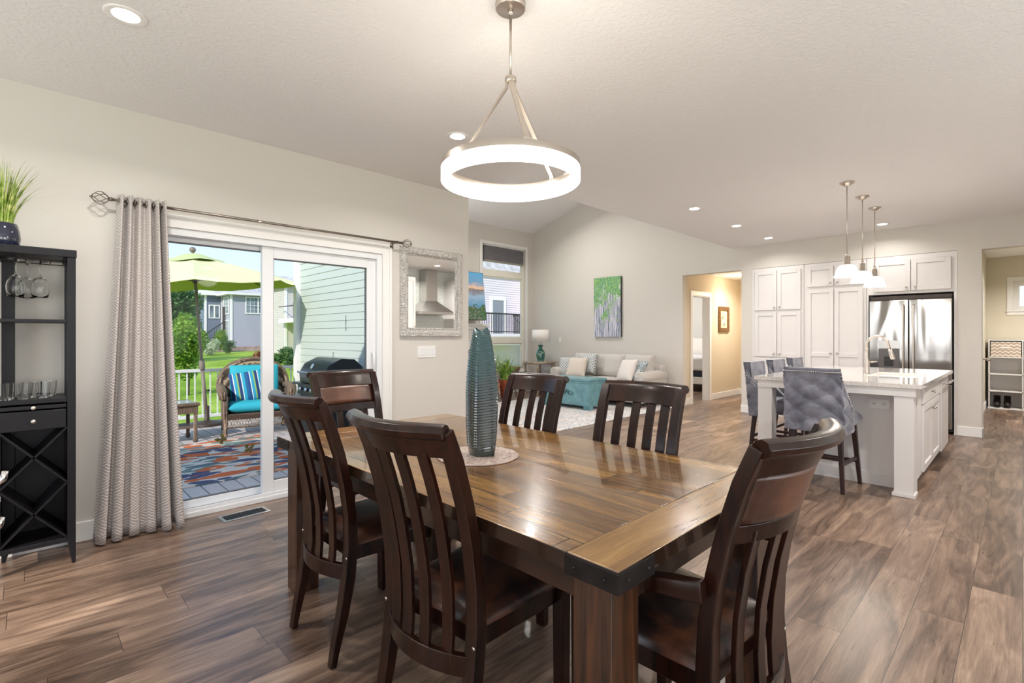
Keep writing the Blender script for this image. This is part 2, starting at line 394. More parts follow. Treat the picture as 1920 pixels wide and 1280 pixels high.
# baseboards
def base(name, boxes):
    g = G()
    for (x0, x1, y0, y1) in boxes:
        g.box(x0, x1, y0, y1, 0, .125)
    return st(g.obj(name, M['white'], bevel=.006))
base('baseboard_left', [(-2.4, .49, DW-.015, DW), (2.42, WX+.015, DW-.015, DW), (WX, WX+.015, DW, LY)])
base('baseboard_far', [(XF-.015, XF, 3.13, 3.315), (XF-.015, XF+.15, 3.3, 3.315), (XF-.015, XF, .345, .59), (XF-.015, XF+.15, .345, .36), (XF-.015, XF, 4.35, LY)])
base('baseboard_living', [(WX, 8.6, LY-.015, LY)])
base('baseboard_hall', [(9.81, 11.25, 4.345, 4.36), (11.235, 11.25, 3.27, 4.36), (8.75, 8.92, 4.345, 4.36)])
base('baseboard_mudroom', [(12.685, 12.7, -2.2, .47), (9.7, 12.7, .455, .47)])
# trims
g = G()
x0, x1 = DO[0], DO[1]
for (a0, a1, z0, z1) in ((x0-.085, x0, 0, 2.115), (x1, x1+.085, 0, 2.115), (x0, x1, 2.03, 2.115)):
    g.box(a0, a1, DW-.018, DW, z0, z1)
for (a0, a1, z0, z1) in ((x0-.09, x0-.065, 0, 2.12), (x1+.065, x1+.09, 0, 2.12), (x0-.09, x1+.09, 2.095, 2.12)):
    g.box(a0, a1, DW-.026, DW-.018, z0, z1)
st(g.obj('trim_1', M['white'], bevel=.003))
# living window casing
def casing(name, W, y, s=-1, wd=.07, ax='x'):
    g = G(); a0, a1, z0, z1 = W; t0, t1 = (y-.02, y) if s < 0 else (y, y+.02)
    for (p, q, u, v) in ((a0-wd, a0, z0-wd, z1+wd), (a1, a1+wd, z0-wd, z1+wd), (a0, a1, z1, z1+wd), (a0, a1, z0-wd, z0)):
        if ax == 'x': g.box(p, q, t0, t1, u, v)
        else: g.box(t0, t1, p, q, u, v)
    return st(g.obj(name, M['white'], bevel=.003))
casing('trim_2', W1, LY); casing('trim_3', W0, LY)
# hall door casing
g = G()
for (a0, a1, z0, z1) in ((8.92, 9.0, 0, 2.14), (9.72, 9.8, 0, 2.14), (9.0, 9.72, 2.06, 2.14)): g.box(a0, a1, 4.342, 4.36, z0, z1)
for (a0, a1, z0, z1) in ((9.0, 9.015, 0, 2.06), (9.705, 9.72, 0, 2.06), (9.0, 9.72, 2.045, 2.06)): g.box(a0, a1, 4.36, 4.49, z0, z1)
st(g.obj('trim_4', M['white'], bevel=.002))
casing('trim_5', (-.95, .12, 1.74, 2.26), 12.7, -1, .08, 'y')

# windows
def window(name, W, y0, bars, mat=None, ax='x', shade=None, mull=()):
    a0, a1, z0, z1 = W; m = mat or M['cream']
    root = bpy.data.objects.new(name, None); C.objects.link(root); st(root)
    root.location = ((a0+a1)/2, y0, z0) if ax == 'x' else (y0, (a0+a1)/2, z0)
    L = root.location
    def B(g, p, q, t0, t1, u, v):
        if ax == 'x': g.box(p-L[0], q-L[0], t0-L[1], t1-L[1], u-L[2], v-L[2])
        else: g.box(t0-L[0], t1-L[0], p-L[1], q-L[1], u-L[2], v-L[2])
    g = G(); f = .05
    for (p, q, u, v) in ((a0, a0+f, z0, z1), (a1-f, a1, z0, z1), (a0+f, a1-f, z1-f, z1), (a0+f, a1-f, z0, z0+f)): B(g, p, q, y0+.04, y0+.12, u, v)
    for (u, v) in bars: B(g, a0+f, a1-f, y0+.045, y0+.11, u, v)
    for (p, q) in mull: B(g, p, q, y0+.045, y0+.11, z0+f, z1-f)
    ob = g.obj('window_frame', m, root, bevel=.003)
    zs = [z0+f]+[t for b in bars for t in b]+[z1-f]
    for i in range(0, len(zs), 2):
        g = G(); B(g, a0+f+.03, a1-f-.03, y0+.075, y0+.08, zs[i]+.03, zs[i+1]-.03); g.obj('glass_pane', M['pane'], root)
        g = G()
        for (p, q, u, v) in ((a0+f, a0+f+.03, zs[i], zs[i+1]), (a1-f-.03, a1-f, zs[i], zs[i+1]), (a0+f+.03, a1-f-.03, zs[i+1]-.03, zs[i+1]), (a0+f+.03, a1-f-.03, zs[i], zs[i]+.03)): B(g, p, q, y0+.06, y0+.095, u, v)
        g.obj('sash', m, root)
    g = G(); B(g, a0-.09, a1+.09, y0-.05, y0+.04, z0-.02, z0+.004); g.obj('window_sill', M['white'], root, bevel=.004)
    return root
wn1 = window('window_1', W1, LY, [(1.12, 1.24), (2.60, 2.72)])
window('window_2', W0, LY, [(1.12, 1.24), (2.60, 2.72)])  # unseen window added to bring light into the living room
window('window_3', (-.95, .12, 1.74, 2.26), 12.7, [], M['white'], 'y')
for i, (ax, W, y, s) in enumerate((('y', (-1.9, .4, .35, 2.35), -2.55, 1), ('y', (1.2, 3.4, .35, 2.35), -2.55, 1), ('x', (-1.9, .6, .35, 2.35), -2.7, 1), ('x', (1.1, 3.3, .35, 2.35), -2.7, 1))):
    window('window_%d' % (i+4), W, y, [(1.3, 1.36)], M['white'], ax)  # unseen windows added behind and beside the camera for light
window('window_8', (9.6, 12.2, .8, 2.2), 8.1, [], M['white'])

# sliding patio door
root = bpy.data.objects.new('door_1', None); C.objects.link(root); root.location = (1.4, DW+.07, 0); st(root)
def R(g, x0, x1, y0, y1, z0, z1): return g.box(x0-1.4, x1-1.4, y0-DW-.07, y1-DW-.07, z0, z1)
g = G()
R(g, .58, .63, DW, DW+.15, 0, 2.03); R(g, 2.28, 2.33, DW, DW+.15, 0, 2.03); R(g, .63, 2.28, DW, DW+.15, 1.98, 2.03)
R(g, .63, 2.28, DW-.01, DW+.16, 0, .035); R(g, .63, 2.28, DW+.005, DW+.02, .035, .06); R(g, .63, 2.28, DW+.13, DW+.15, .035, .05)
g.obj('door_frame', M['vinyl'], root, bevel=.003)
def leaf(name, xa, xb, y, st_, rl, bt):
    p = bpy.data.objects.new(name, None); C.objects.link(p); p.parent = root
    g = G()
    R(g, xa, xa+st_, y, y+.045, .04, 1.98); R(g, xb-st_, xb, y, y+.045, .04, 1.98); R(g, xa+st_, xb-st_, y, y+.045, 1.98-rl, 1.98); R(g, xa+st_, xb-st_, y, y+.045, .04, .04+bt)
    g.obj('sash', M['vinyl'], p, bevel=.004)
    g = G(); R(g, xa+st_, xb-st_, y+.02, y+.026, .04+bt, 1.98-rl); g.obj('glass_pane', M['pane'], p)
    g = G()
    for (a0, a1, z0, z1) in ((xa+st_, xa+st_+.006, .04+bt, 1.98-rl), (xb-st_-.006, xb-st_, .04+bt, 1.98-rl), (xa+st_, xb-st_, 1.972-rl, 1.98-rl), (xa+st_, xb-st_, .04+bt, .048+bt)): R(g, a0, a1, y+.012, y+.034, z0, z1)
    g.obj('glazing_seal', plain('grey_seal', (.12, .12, .13), .5), p)
    return p
leaf('fixed_panel', .63, 1.37, DW+.09, .035, .03, .055)
lp = leaf('sliding_panel', 1.31, 2.28, DW+.03, .085, .085, .1)
g = G(); pts = [(2.285-1.4, -.045, .97), (2.285-1.4, -.075, .985), (2.285-1.4, -.08, 1.05), (2.285-1.4, -.075, 1.115), (2.285-1.4, -.045, 1.13)]
g.tube([(2.245-1.4, p[1]-.0, p[2]) for p in pts], .009, 8); g.obj('door_handle', M['white'], lp, smooth=True)
# mudroom door leaf standing open
root = bpy.data.objects.new('door_2', None); C.objects.link(root); root.location = (8.78, .405, 0); st(root)
g = G().box(0, .8, -.02, .02, .01, 2.03); g.obj('door_slab', M['white'], root, bevel=.003)
g = G().tube([(.73, -.02, .96), (.73, -.06, .96)], .012); g.ball((.73, -.075, .96), .027); g.obj('door_knob', M['nickel'], root, smooth=True)
for z in (.3, 1.1, 1.8): G().box(-.005, .02, -.035, -.02, z-.045, z+.045).obj('hinge', M['nickel'], root)
# ------------------------------------------------------------ dining table
T0, T1, U0, U1, TZ = .915, 1.985, .61, 2.655, .77
def worldy(o, loc):   # geometry was modelled in world coordinates: shift it so the object sits at its base
    o.data.transform(Matrix.Translation(-Vector(loc))); return o
tb = thing('dining_table', 'large plank-topped dark wood dining table with iron corner brackets, glossy top', 'table', (1.45, 1.63, 0))
L = (1.45, 1.63, 0)
def tp(g, name, mat, **k): return worldy(g.obj(name, mat, tb, **k), L)
def wav(g, amp=.0014):
    for v in g.bm.verts: v.co += Vector((random.uniform(-amp, amp), random.uniform(-amp, amp), 0))
    return g
tp(G().box(T0, T1, U0+.145, U1-.145, TZ-.042, TZ), 'tabletop', M['top'], bevel=.003)
for (a, b) in ((U0, U0+.1445), (U1-.1445, U1)):
    tp(G().box(T0, T1, a, b, TZ-.042, TZ), 'end_board', M['topend'], bevel=.003)
g = G(); i = .055
for (x0, x1, y0, y1) in ((T0+i, T0+i+.025, U0+i, U1-i), (T1-i-.025, T1-i, U0+i, U1-i), (T0+i+.025, T1-i-.025, U0+i, U0+i+.025), (T0+i+.025, T1-i-.025, U1-i-.025, U1-i)):
    g.box(x0, x1, y0, y1, TZ-.135, TZ-.042)
tp(g, 'apron', M['apron'], bevel=.003)
for x in (T0+.035, T1-.035-.115):
    for y in (U0+.04, U1-.04-.115):
        tp(G().box(x, x+.115, y, y+.115, 0, TZ-.042), 'leg', M['tablewood'], bevel=.006)
for sx, x in ((1, T0), (-1, T1)):
    for sy, y in ((1, U0), (-1, U1)):
        e_ = .0025
        P = [(x-sx*e_, y-sy*e_), (x+sx*.15, y-sy*e_), (x+sx*.15, y+sy*.001), (x+sx*.001, y+sy*.001), (x+sx*.001, y+sy*.15), (x-sx*e_, y+sy*.15)]
        br_ = tp(G().prism(P, 'z', TZ-.052, TZ-.006), 'corner_bracket', M['iron'], bevel=.001)
        g = G()
        for t in (.035, .12):
            for q_ in ((x+sx*t, y-sy*e_, TZ-.029), (x-sx*e_, y+sy*t, TZ-.029)): G().ball(Vector(q_)-Vector(L), .005, 8).obj('rivet', M['iron'], br_, smooth=True)

# ------------------------------------------------------------ dining chairs (face +x)
PROF = [(-.275, 0), (-.262, .07), (-.232, .2), (-.21, .33), (-.2, .45), (-.206, .58), (-.224, .7), (-.252, .82), (-.29, .94), (-.328, 1.03)]
def prof_x(z):
    for (x0, z0), (x1, z1) in zip(PROF, PROF[1:]):
        if z0 <= z <= z1: return x0+(x1-x0)*(z-z0)/(z1-z0)
    return PROF[-1][0]
HW = .198
def bow(y): return -.058*(1-(y/HW)**2)
def make_chair(name, label, arm=False):
    r = thing(name, label, 'chair')
    W = M['espresso']; sc = 1.06 if arm else 1.0
    def yy(y): return y*sc
    for s in (-1, 1):
        pts = [(x, yy(s*(HW-.012*(1-min(z, .9)/.9)-(.0 if z > .4 else .0))), z) for x, z in PROF]
        scl = [(.78, .62), (.82, .75), (.95, 1.0), (1, 1.15), (1, 1.15), (1, 1.05), (1, 1), (1, .95), (1, .95), (1, .9)]
        G().sweep(pts, [(-.0225, -.019), (.0225, -.019), (.0225, .019), (-.0225, .019)], (0, 1, 0), scl).obj('back_post', W, r, bevel=.004)
        g = G(); a = .185; b = .03
        zt = .6 if arm else .43
        g.prism([(a-.018, 0), (a+.018, 0), (a+.024, zt), (a-.024, zt)], 'y', s*(.205*sc+.01)-.022, s*(.205*sc+.01)+.022)
        g.obj('leg', W, r, bevel=.004)
    # top rail
    ys = [HW*1.045*(i/12*2-1) for i in range(13)]
    pf = [(.013, -.078), (.013, -.02), (.008, .002), (-.004, .016), (-.022, .022), (-.04, .016), (-.048, .0), (-.042, -.014), (-.028, -.02), (-.016, -.026), (-.013, -.078)]
    g = G(); g.sweep([(-.318+bow(y)*(1 if abs(y) < HW else 0), yy(y), 1.03) for y in ys], [(p[1], p[0]+(-(p[1]+.02)*.42 if p[1] < -.02 else 0)) for p in pf], (0, 0, 1))
    tr_ = g.obj('top_rail', W, r, bevel=.002)
    tr_.data.transform(Matrix.Identity(4))
    # lower rail
    g = G(); ys = [HW*(i/10*2-1) for i in range(11)]
    g.sweep([(prof_x(.34)+bow(y), yy(y), .35) for y in ys], [(-.03, -.011), (.03, -.011), (.03, .011), (-.03, .011)], (0, 0, 1)); g.obj('lower_rail', W, r, bevel=.003)
    ztop = .965
    if arm:
        ztop = .815
        g = G(); g.sweep([(prof_x(.81)+bow(y), yy(y), .81) for y in ys], [(-.024, -.011), (.024, -.011), (.024, .011), (-.024, .011)], (-.22, 0, 1)); g.obj('middle_rail', W, r, bevel=.003)
        g = G(); n = 12
        def pf2(u, v):
            y = (u*2-1)*(HW-.022); z = .834+v*.122
            d = .018*(max(0, 1-(2*u-1)**8)*max(0, 1-(2*v-1)**6))**.5
            return (prof_x(z)+bow(y)+.006+d, yy(y), z)
        def pb2(u, v):
            q = pf2(u, v); z = q[2]; y = q[1]/sc; return (prof_x(z)+bow(y)-.008-.004*max(0, 1-(2*u-1)**8), q[1], z)
        g.grid(pf2, 16, 8); g.grid(pb2, 16, 8); bmesh.ops.bridge_loops(g.bm, edges=[e for e in g.bm.edges if e.is_boundary])
        g.obj('back_pad', M['pad'], r, smooth=True)
    for k in range(4):
        y = HW*(-.6+.4*k)
        zs = [.355+(ztop-.355)*i/8 for i in range(9)]
        g = G(); g.sweep([(prof_x(z)+bow(y), yy(y)*(1+.03*(z-.4)), z) for z in zs], [(-.0215, -.007), (.0215, -.007), (.0215, .007), (-.0215, .007)], (0, 1, 0)); g.obj('slat', W, r, bevel=.002)
    # seat frame and cushion
    g = G()
    P = [(-.19, -.19*sc), (.2, -.215*sc), (.2, .215*sc), (-.19, .19*sc)]
    g.prism(P, 'z', .385, .445); g.obj('seat_frame', W, r, bevel=.004)
    g = G()
    def sf(u, v):
        x = -.2+.415*v; hw = (.195+.03*v)*sc; a = -cos(pi*u); b = -cos(pi*v)
        x = -.2+.415*(b+1)/2; hw = (.195+.03*(b+1)/2)*sc
        z = .445+.05*(max(0, 1-abs(a)**6)*max(0, 1-abs(b)**6))**.5
        return (x, a*hw, z)
    g.grid(sf, 16, 16); g.obj('seat_cushion', M['leather'], r, smooth=True)
    if arm:
        for s in (-1, 1):
            pts = [(-.215, s*.236*sc, .675), (-.12, s*.25*sc, .665), (.0, s*.258*sc, .64), (.1, s*.255*sc, .618), (.2, s*.24*sc, .6), (.235, s*.235*sc, .59)]
            g = G(); g.sweep(pts, [(-.024, -.014), (.024, -.014), (.026, .0), (.02, .014), (-.02, .014), (-.026, 0)], (0, 1, 0), [(.8, 1.7), (.9, 1.5), (1, 1.1), (1.1, 1), (1, .9), (.7, .7)]); g.obj('armrest', W, r, bevel=.003)
    for s in (-1, 1): G().tube([(prof_x(.41)-.021, s*.205*sc, .41), (prof_x(.41)-.0235, s*.205*sc, .41)], .006, 10).obj('screw_cap', M['nickel'], r, smooth=True)
    return r
ch = make_chair('dining_chair', 'dark slat-back dining chair in the front left, nearest the camera on the curtain side')
ch.location = (1.095, 1.29, 0); ch.rotation_euler = (0, 0, rad(5))
grp = 'dark wood slat-back dining chairs'; ch['group'] = grp
dup(ch, (1.115, 2.055, 0), rad(1), 'dark slat-back dining chair nearest the sliding glass door, left of the table')
dup(ch, (1.84, 1.29, 0), rad(183), 'dark slat-back dining chair across the table, in front of the open floor')
dup(ch, (1.86, 2.03, 0), rad(181), 'dark slat-back dining chair across the table, beside the green vase')
ac = make_chair('dining_armchair', 'dark wood armchair with leather back panel at the near right end of table', True)
ac.location = (1.41, .73, 0); ac.rotation_euler = (0, 0, rad(87)); ac['group'] = 'dining armchairs with leather back panels'
dup(ac, (1.52, 2.83, 0), rad(-88), 'brown wood armchair with leather back pad at far end of table, by the glass door')

# placemat and vase
mc = (1.375, 1.62, TZ)
g = G(); prof = [(0, .0), (.172, .0), (.1745, .0025), (.172, .005)]
k = 26
for i in range(k): r0 = .172*(1-(i+.5)/k); prof.append((r0, .0036 if i % 2 else .0052))
prof.append((0, .005)); g.lathe(prof, 56)
o = g.obj('placemat', plain('woven_taupe', srgb(150, 132, 124), .85, 0, srgb(188, 172, 164), 60), smooth=True); o.location = (mc[0], mc[1], TZ+.0005)
tag(o, 'round woven taupe placemat under the green vase on the table', 'placemat')
a = N('vase_glaze'); sp = a.n('SeparateXYZ'); a.l(a.pos(), sp.inputs[0]); nz = a.noise(a.pos(), 14, 4, .6)
a.col(a.ramp(a.math('ADD', a.math('MULTIPLY', sp.outputs[2], 1.6), a.math('MULTIPLY', a.math('SUBTRACT', nz, .5), .5)), [(.1, (.03, .04, .035)), (.38, (.02, .036, .04)), (.62, (.01, .055, .062)), (.95, (.01, .07, .078))]))
a.p(rough=.12, coat=1, coatr=.05); M['vase'] = a.m
g = G(); H = .542
PW = [(0, .060), (.08, .066), (.2, .071), (.35, .0725), (.5, .072), (.63, .067), (.74, .059), (.84, .050), (.92, .040), (.97, .033), (1, .028)]
def vw(t):
    for (a0, b0), (a1, b1) in zip(PW, PW[1:]):
        if a0 <= t <= a1: return b0+(b1-b0)*(t-a0)/(a1-a0)
    return PW[-1][1]
def vs_(u, v, inner=False):
    th = 2*pi*u; c, s_ = cos(th), sin(th)
    wd = vw(v)-(.006 if inner else 0); 
    # leaf-shaped section: two broad faces meeting at ribs
    q = (abs(c)**1.35+abs(s_)**1.35)**(-1/1.35)
    x, y = wd*c*q*1.0, wd*.72*s_*q
    tilt = .09*abs(c)  # grooves droop away from the midrib
    ph = (v*H*1000/11.5 - tilt*9) % 1
    amp = 0 if inner else (.006*(1-ph)*min(1, v*12)*min(1, abs(c)*6+.0))
    k_ = 1+amp/max(wd, .02)
    tw = .25*v
    x, y = x*k_, y*k_
    lean = .004*sin(v*3)
    z = v*H - .014*max(0, v-.93)/.07*abs(s_)
    return (x*cos(tw)-y*sin(tw)+lean, x*sin(tw)+y*cos(tw), z)
g.grid(lambda u, v: vs_(u, v), 64, 260, True); g.grid(lambda u, v: vs_(u, max(.04, v), True), 64, 24, True)
vz = thing('vase', 'tall ridged teal-green ceramic leaf vase standing on the round placemat', 'vase', (1.385, 1.612, TZ+.006), rad(-72))
g.obj('body', M['vase'], vz, smooth=True)
g = G(); g.sweep([(vw(t)*cos(.25*t)*1.02, vw(t)*sin(.25*t)*1.02, t*H) for t in [i/20 for i in range(20)]]+[(.02, .01, H-.002)], [(-.005, -.003), (.005, -.003), (.003, .004), (-.003, .004)], (0, 1, 0)); 
g.obj('midrib', M['vase'], vz, smooth=True)

# ------------------------------------------------------------ chandelier
cx, cy = 1.55, 1.60
ch_ = thing('ring_chandelier', 'brushed nickel ring pendant light glowing over the dining table', 'chandelier', (cx, cy, CZ))
zt = 2.045-CZ; zb = 1.962-CZ; zm = 2.018-CZ
G().lathe([(0, 0), (.067, 0), (.067, -.022), (.064, -.026), (0, -.026)], 40).obj('canopy', M['nickel'], ch_, smooth=True, bevel=.001)
G().tube([(0, 0, -.02), (0, 0, 2.43-CZ)], .006, 12).lathe([(.0, -.05), (.012, -.05), (.012, -.025), (0, -.025)], 16).obj('stem', M['nickel'], ch_, smooth=True)
hz = 2.425-CZ
G().lathe([(0, .014), (.024, .014), (.026, .01), (.026, -.006), (.022, -.008), (0, -.008)], 28).obj('hub', M['nickel'], ch_, smooth=True, bevel=.001)
bpy.data.objects['hub'].location = (0, 0, hz)
G().lathe([(.31, zm), (.31, zt), (.276, zt), (.276, zm), (.28, zm-.0), (.31, zm)], 96).obj('metal_band', M['nickel'], ch_, smooth=True, bevel=.001)
o = G().lathe([(.309, zm-.0005), (.3095, zb+.004), (.305, zb), (.283, zb), (.279, zb+.004), (.28, zm-.0005), (.309, zm-.0005)], 96).obj('light_ring', M['ring'], ch_, smooth=True, label='glowing white acrylic ring')
for th in (-76, 44, 164):
    a_ = rad(-44.25+th); d = Vector((cos(a_), sin(a_), 0)); sd = Vector((-sin(a_), cos(a_), 0))
    pts = [Vector((0, 0, hz-.004))+d*.018, Vector((0, 0, hz-.03))+d*.018, Vector((0, 0, zt))+d*.285, Vector((0, 0, zt-.012))+d*.289]
    G().sweep(pts, [(-.0105, -.004), (.0105, -.004), (.0105, .004), (-.0105, .004)], sd).obj('arm', M['nickel'], ch_, bevel=.0008)
    G().boxm(.03, .024, .012, Matrix.Translation(Vector((0, 0, zt+.004))+d*.288) @ Matrix.Rotation(a_, 4, 'Z')).obj('clamp', M['nickel'], ch_, bevel=.002)
pl_ = point('chandelier_light', (cx, cy, 1.99), 14, .12)

# recessed lights
RL = [(.327, 2.9, CZ), (2.293, 2.934, CZ), (5.572, 2.672, CZ), (6.844, 2.691, CZ), (8.05, 2.69, CZ), (8.13, 1.3, CZ)]
RLL = ['recessed ceiling light at top left, above the curtain', 'recessed ceiling light just behind the ring chandelier', 'recessed ceiling light nearest in the row before the living room', 'middle recessed ceiling light of the row left of the pendants',
       'farthest recessed ceiling light, nearest the hall opening', 'recessed ceiling light behind the three island pendants']
def downlight(loc, label, power=16, tilt=0):
    r = thing('recessed_light', label, 'ceiling light', loc, 0, 'recessed ceiling lights'); r.rotation_euler = (tilt, 0, 0)
    G().lathe([(.052, -.001), (.078, -.006), (.084, -.003), (.084, .0), (.05, .0)], 32).obj('trim_ring', M['white'], r, smooth=True)
    G().lathe([(0, -.0015), (.055, -.0015), (.05, -.0005)], 32).obj('lens', M['bulb'], r, smooth=True)
    l = area('downlight', (loc[0], loc[1], loc[2]-.012), .12, power, (1, .96, .91)); l.rotation_euler = (tilt, 0, 0); l.data.spread = rad(150)
for p, lb, pw_ in zip(RL, RLL, (16, 14, 22, 20, 5, 5)): downlight(p, lb, pw_)
vx, vy, vzz = .72466*9.75, .69013*9.75, 0
vzz = 3.70+.3*(LY-vy)-.006
downlight((vx, vy, vzz), 'recessed light in the sloped white ceiling of the living room', 30, math.atan(-.3))
# ------------------------------------------------------------ curtain rod, curtain
ry_ = 4.0; rzz = 2.14
cr = thing('curtain_rod', 'brushed metal curtain rod with round cage finials above the glass door', 'curtain rod', (1.4, ry_, rzz))
G().tube([(-1.02, 0, 0), (1.08, 0, 0)], .0095, 14).obj('rod', M['darknickel'], cr, smooth=True)
G().tube([(-.16, 0, 0), (-.12, 0, 0)], .0115, 14).obj('joint_collar', M['nickel'], cr, smooth=True)
for s, xe in ((-1, -1.02), (1, 1.08)):
    g = G(); c0 = Vector((xe+s*.055, 0, 0))
    for k in range(6):
        pts = []
        for i in range(13):
            t = i/12; a_ = k*pi/3+t*1.4
            r_ = .036*max(0, sin(pi*t))**.65+.003; pts.append(c0+Vector((s*(t-.5)*.085, r_*cos(a_), r_*sin(a_))))
        g.tube(pts, .0028, 6)
    g.ball(c0+Vector((s*.045, 0, 0)), .008); g.tube([(xe, 0, 0), (xe+s*.014, 0, 0)], [.014, .01], 12)
    g.obj('finial', M['darknickel'], cr, smooth=True)
    xb = xe-s*.05
    G().tube([(xb, 0, -.004), (xb, .05, -.004), (xb, .095, -.004)], .005, 8).box(xb-.012, xb+.012, .09, .1, -.045, .02).tube([(xb, 0, .013), (xb-.0, -.014, 0), (xb, 0, -.014)], .004, 6).obj('bracket', M['darknickel'], cr, smooth=True)
a = N('curtain_fabric'); uvs = a.n('SeparateXYZ'); a.l(a.pos('uv'), uvs.inputs[0]); U, V = uvs.outputs[0], uvs.outputs[1]
def linesfan(px, sl_, fr, ph):
    t = a.math('PINGPONG', a.math('ADD', U, ph), px)
    q = a.math('FRACT', a.math('MULTIPLY', a.math('ADD', V, a.math('MULTIPLY', t, sl_)), fr*.8))
    return a.math('LESS_THAN', q, .26)
nz = a.noise(a.mapped('uv', (7, 3, 1)), 1, 2)
m1 = linesfan(.09, .55, 70, 0); m2 = linesfan(.09, -.42, 66, .045)
sel = a.math('GREATER_THAN', a.math('PINGPONG', a.math('ADD', V, a.math('MULTIPLY', a.math('PINGPONG', U, .09), 1.1)), .085), .0425)
ln = a.math('ADD', a.math('MULTIPLY', m1, sel), a.math('MULTIPLY', m2, a.math('SUBTRACT', 1, sel)))
a.col(a.mix(a.math('MULTIPLY', ln, .75), srgb(166, 156, 152), srgb(240, 235, 230))); a.p(rough=.6, sheen=.3); a.bump(ln, .15, .002); M['curtain'] = a.m
def cpath(u, v):
    """v 0 bottom 1 top"""
    n = 5.5; ph = u*n*2*pi+.5*sin(u*7)
    xt = .41+.25*u ; xb = .285+.455*u
    k = (1-v)**1.15
    amp = .04 + .03*k
    x = xt*(1-k)+xb*k + .012*sin(ph*2+.5)*k
    y = ry_ - .004 + amp*cos(ph)*(.8+.4*sin(u*9)) - .03*k - .014*sin(u*31+3)*k
    z = .012+2.165*v+ .006*sin(ph)*0
    return Vector((x, min(y, 4.075), z))
g = G()
g.grid(lambda u, v: cpath(u, v), 260, 40, uv=lambda u, v: (u*1.5, v*2.17))
o = g.obj('curtain_panel', M['curtain'], None, smooth=True, solid=.002)
ct = thing('curtain', 'grey beige patterned grommet curtain gathered at left of the glass door', 'curtain', (.5, ry_, 0))
o.parent = ct; o.data.transform(Matrix.Translation((-.5, -ry_, 0)))
g = G()
for k in range(12):
    u = (k+.5)/13
    p = cpath(u, .985)
    g.lathe([(.017, -.002), (.023, -.002), (.023, .002), (.017, .002), (.017, -.002)], 16, M=Matrix.Translation((p.x-.5, 0, rzz)) @ Matrix.Rotation(rad(90), 4, 'Y'))
g.obj('grommets', M['darknickel'], ct, smooth=True)

# ------------------------------------------------------------ mirror on the left wall
mr = thing('wall_mirror', 'mirror in ornate silver frame right of the glass door', 'mirror', (2.88, DW, 1.705)); mw, mh, fw = .366, .43, .085
G().box(-mw+fw, mw-fw, -.014, -.008, -mh+fw, mh-fw).obj('mirror_glass', M['mirror'], mr)
a = N('silver_carving'); vo = a.n('TexVoronoi'); vo.inputs['Scale'].default_value = 62; a.l(a.pos(), vo.inputs['Vector'])
n1 = a.noise(a.pos(), 75, 3, .6, 1.5); hh = a.math('ADD', vo.outputs[0], n1)
a.col(a.ramp(hh, [(.5, (.28, .26, .24)), (.8, (.72, .69, .66)), (1.0, (.85, .83, .8))])); a.p(metal=.75, rough=.32); a.bump(hh, .9, .012); M['carved'] = a.m
g = G()
pf = [(0, 0), (0, -.022), (.012, -.034), (.04, -.042), (.062, -.034), (.068, -.02), (.076, -.026), (fw, -.016), (fw, 0)]
cr_ = [(-1, -1), (1, -1), (1, 1), (-1, 1)]; rings = []
for sx_, sz_ in cr_:
    rings.append([g.bm.verts.new((sx_*(mw-d), y, sz_*(mh-d))) for d, y in pf])
for i in range(4):
    A, B = rings[i], rings[(i+1) % 4]
    for j in range(len(pf)-1): g.bm.faces.new((A[j], A[j+1], B[j+1], B[j]))
g.obj('mirror_frame', M['carved'], mr, smooth=False)
g = G(); k = 0
for side in range(4):
    Ln = (mw if side % 2 == 0 else mh)*2; nn = int(Ln/.026)
    for i in range(nn):
        t = -Ln/2+.013+i*.026
        for d, rr in ((.012, .009), (.058, .006)):
            p = {0: (t, -.032, -mh+d), 1: (mw-d, -.032, t), 2: (t, -.032, mh-d), 3: (-mw+d, -.032, t)}[side]
            g.ball(p, rr, 6, (1.3 if side % 2 == 0 else .8, .8, .8 if side % 2 == 0 else 1.3))
g.obj('carved_beading', M['carved'], mr, smooth=True)
# light switch plate
r = thing('light_switch', 'white four-gang light switch plate on wall below the mirror', 'light switch', (2.818, DW, 1.127))
G().box(-.105, .105, -.006, 0, -.058, .058).obj('switch_plate', M['white'], r, bevel=.003)
for i in range(4): G().box(-.085+i*.046, -.053+i*.046, -.01, -.005, -.033, .033).obj('rocker', M['vinyl'], r, bevel=.002)
# floor vent
vt = thing('floor_vent', 'small black scroll-pattern metal floor vent before the glass door', 'vent', (1.12, 3.905, 0), rad(3))
g = G()
for (x0, x1, y0, y1) in ((-.155, .155, -.075, -.055), (-.155, .155, .055, .075), (-.155, -.135, -.055, .055), (.135, .155, -.055, .055)): g.box(x0, x1, y0, y1, 0, .005)
g.obj('vent_frame', M['steelflat'], vt, bevel=.002)
g = G()
for i in range(9):
    x = -.12+i*.03
    for s in (-1, 1): g.tube([(x+.013*cos(t*pi/6), s*.027+.02*sin(t*pi/6), .002) for t in range(13)], .0022, 5)
g.obj('scroll_grille', M['blackp'], vt, smooth=True)
G().box(-.135, .135, -.055, .055, .0002, .001).obj('vent_opening', M['black'], vt)

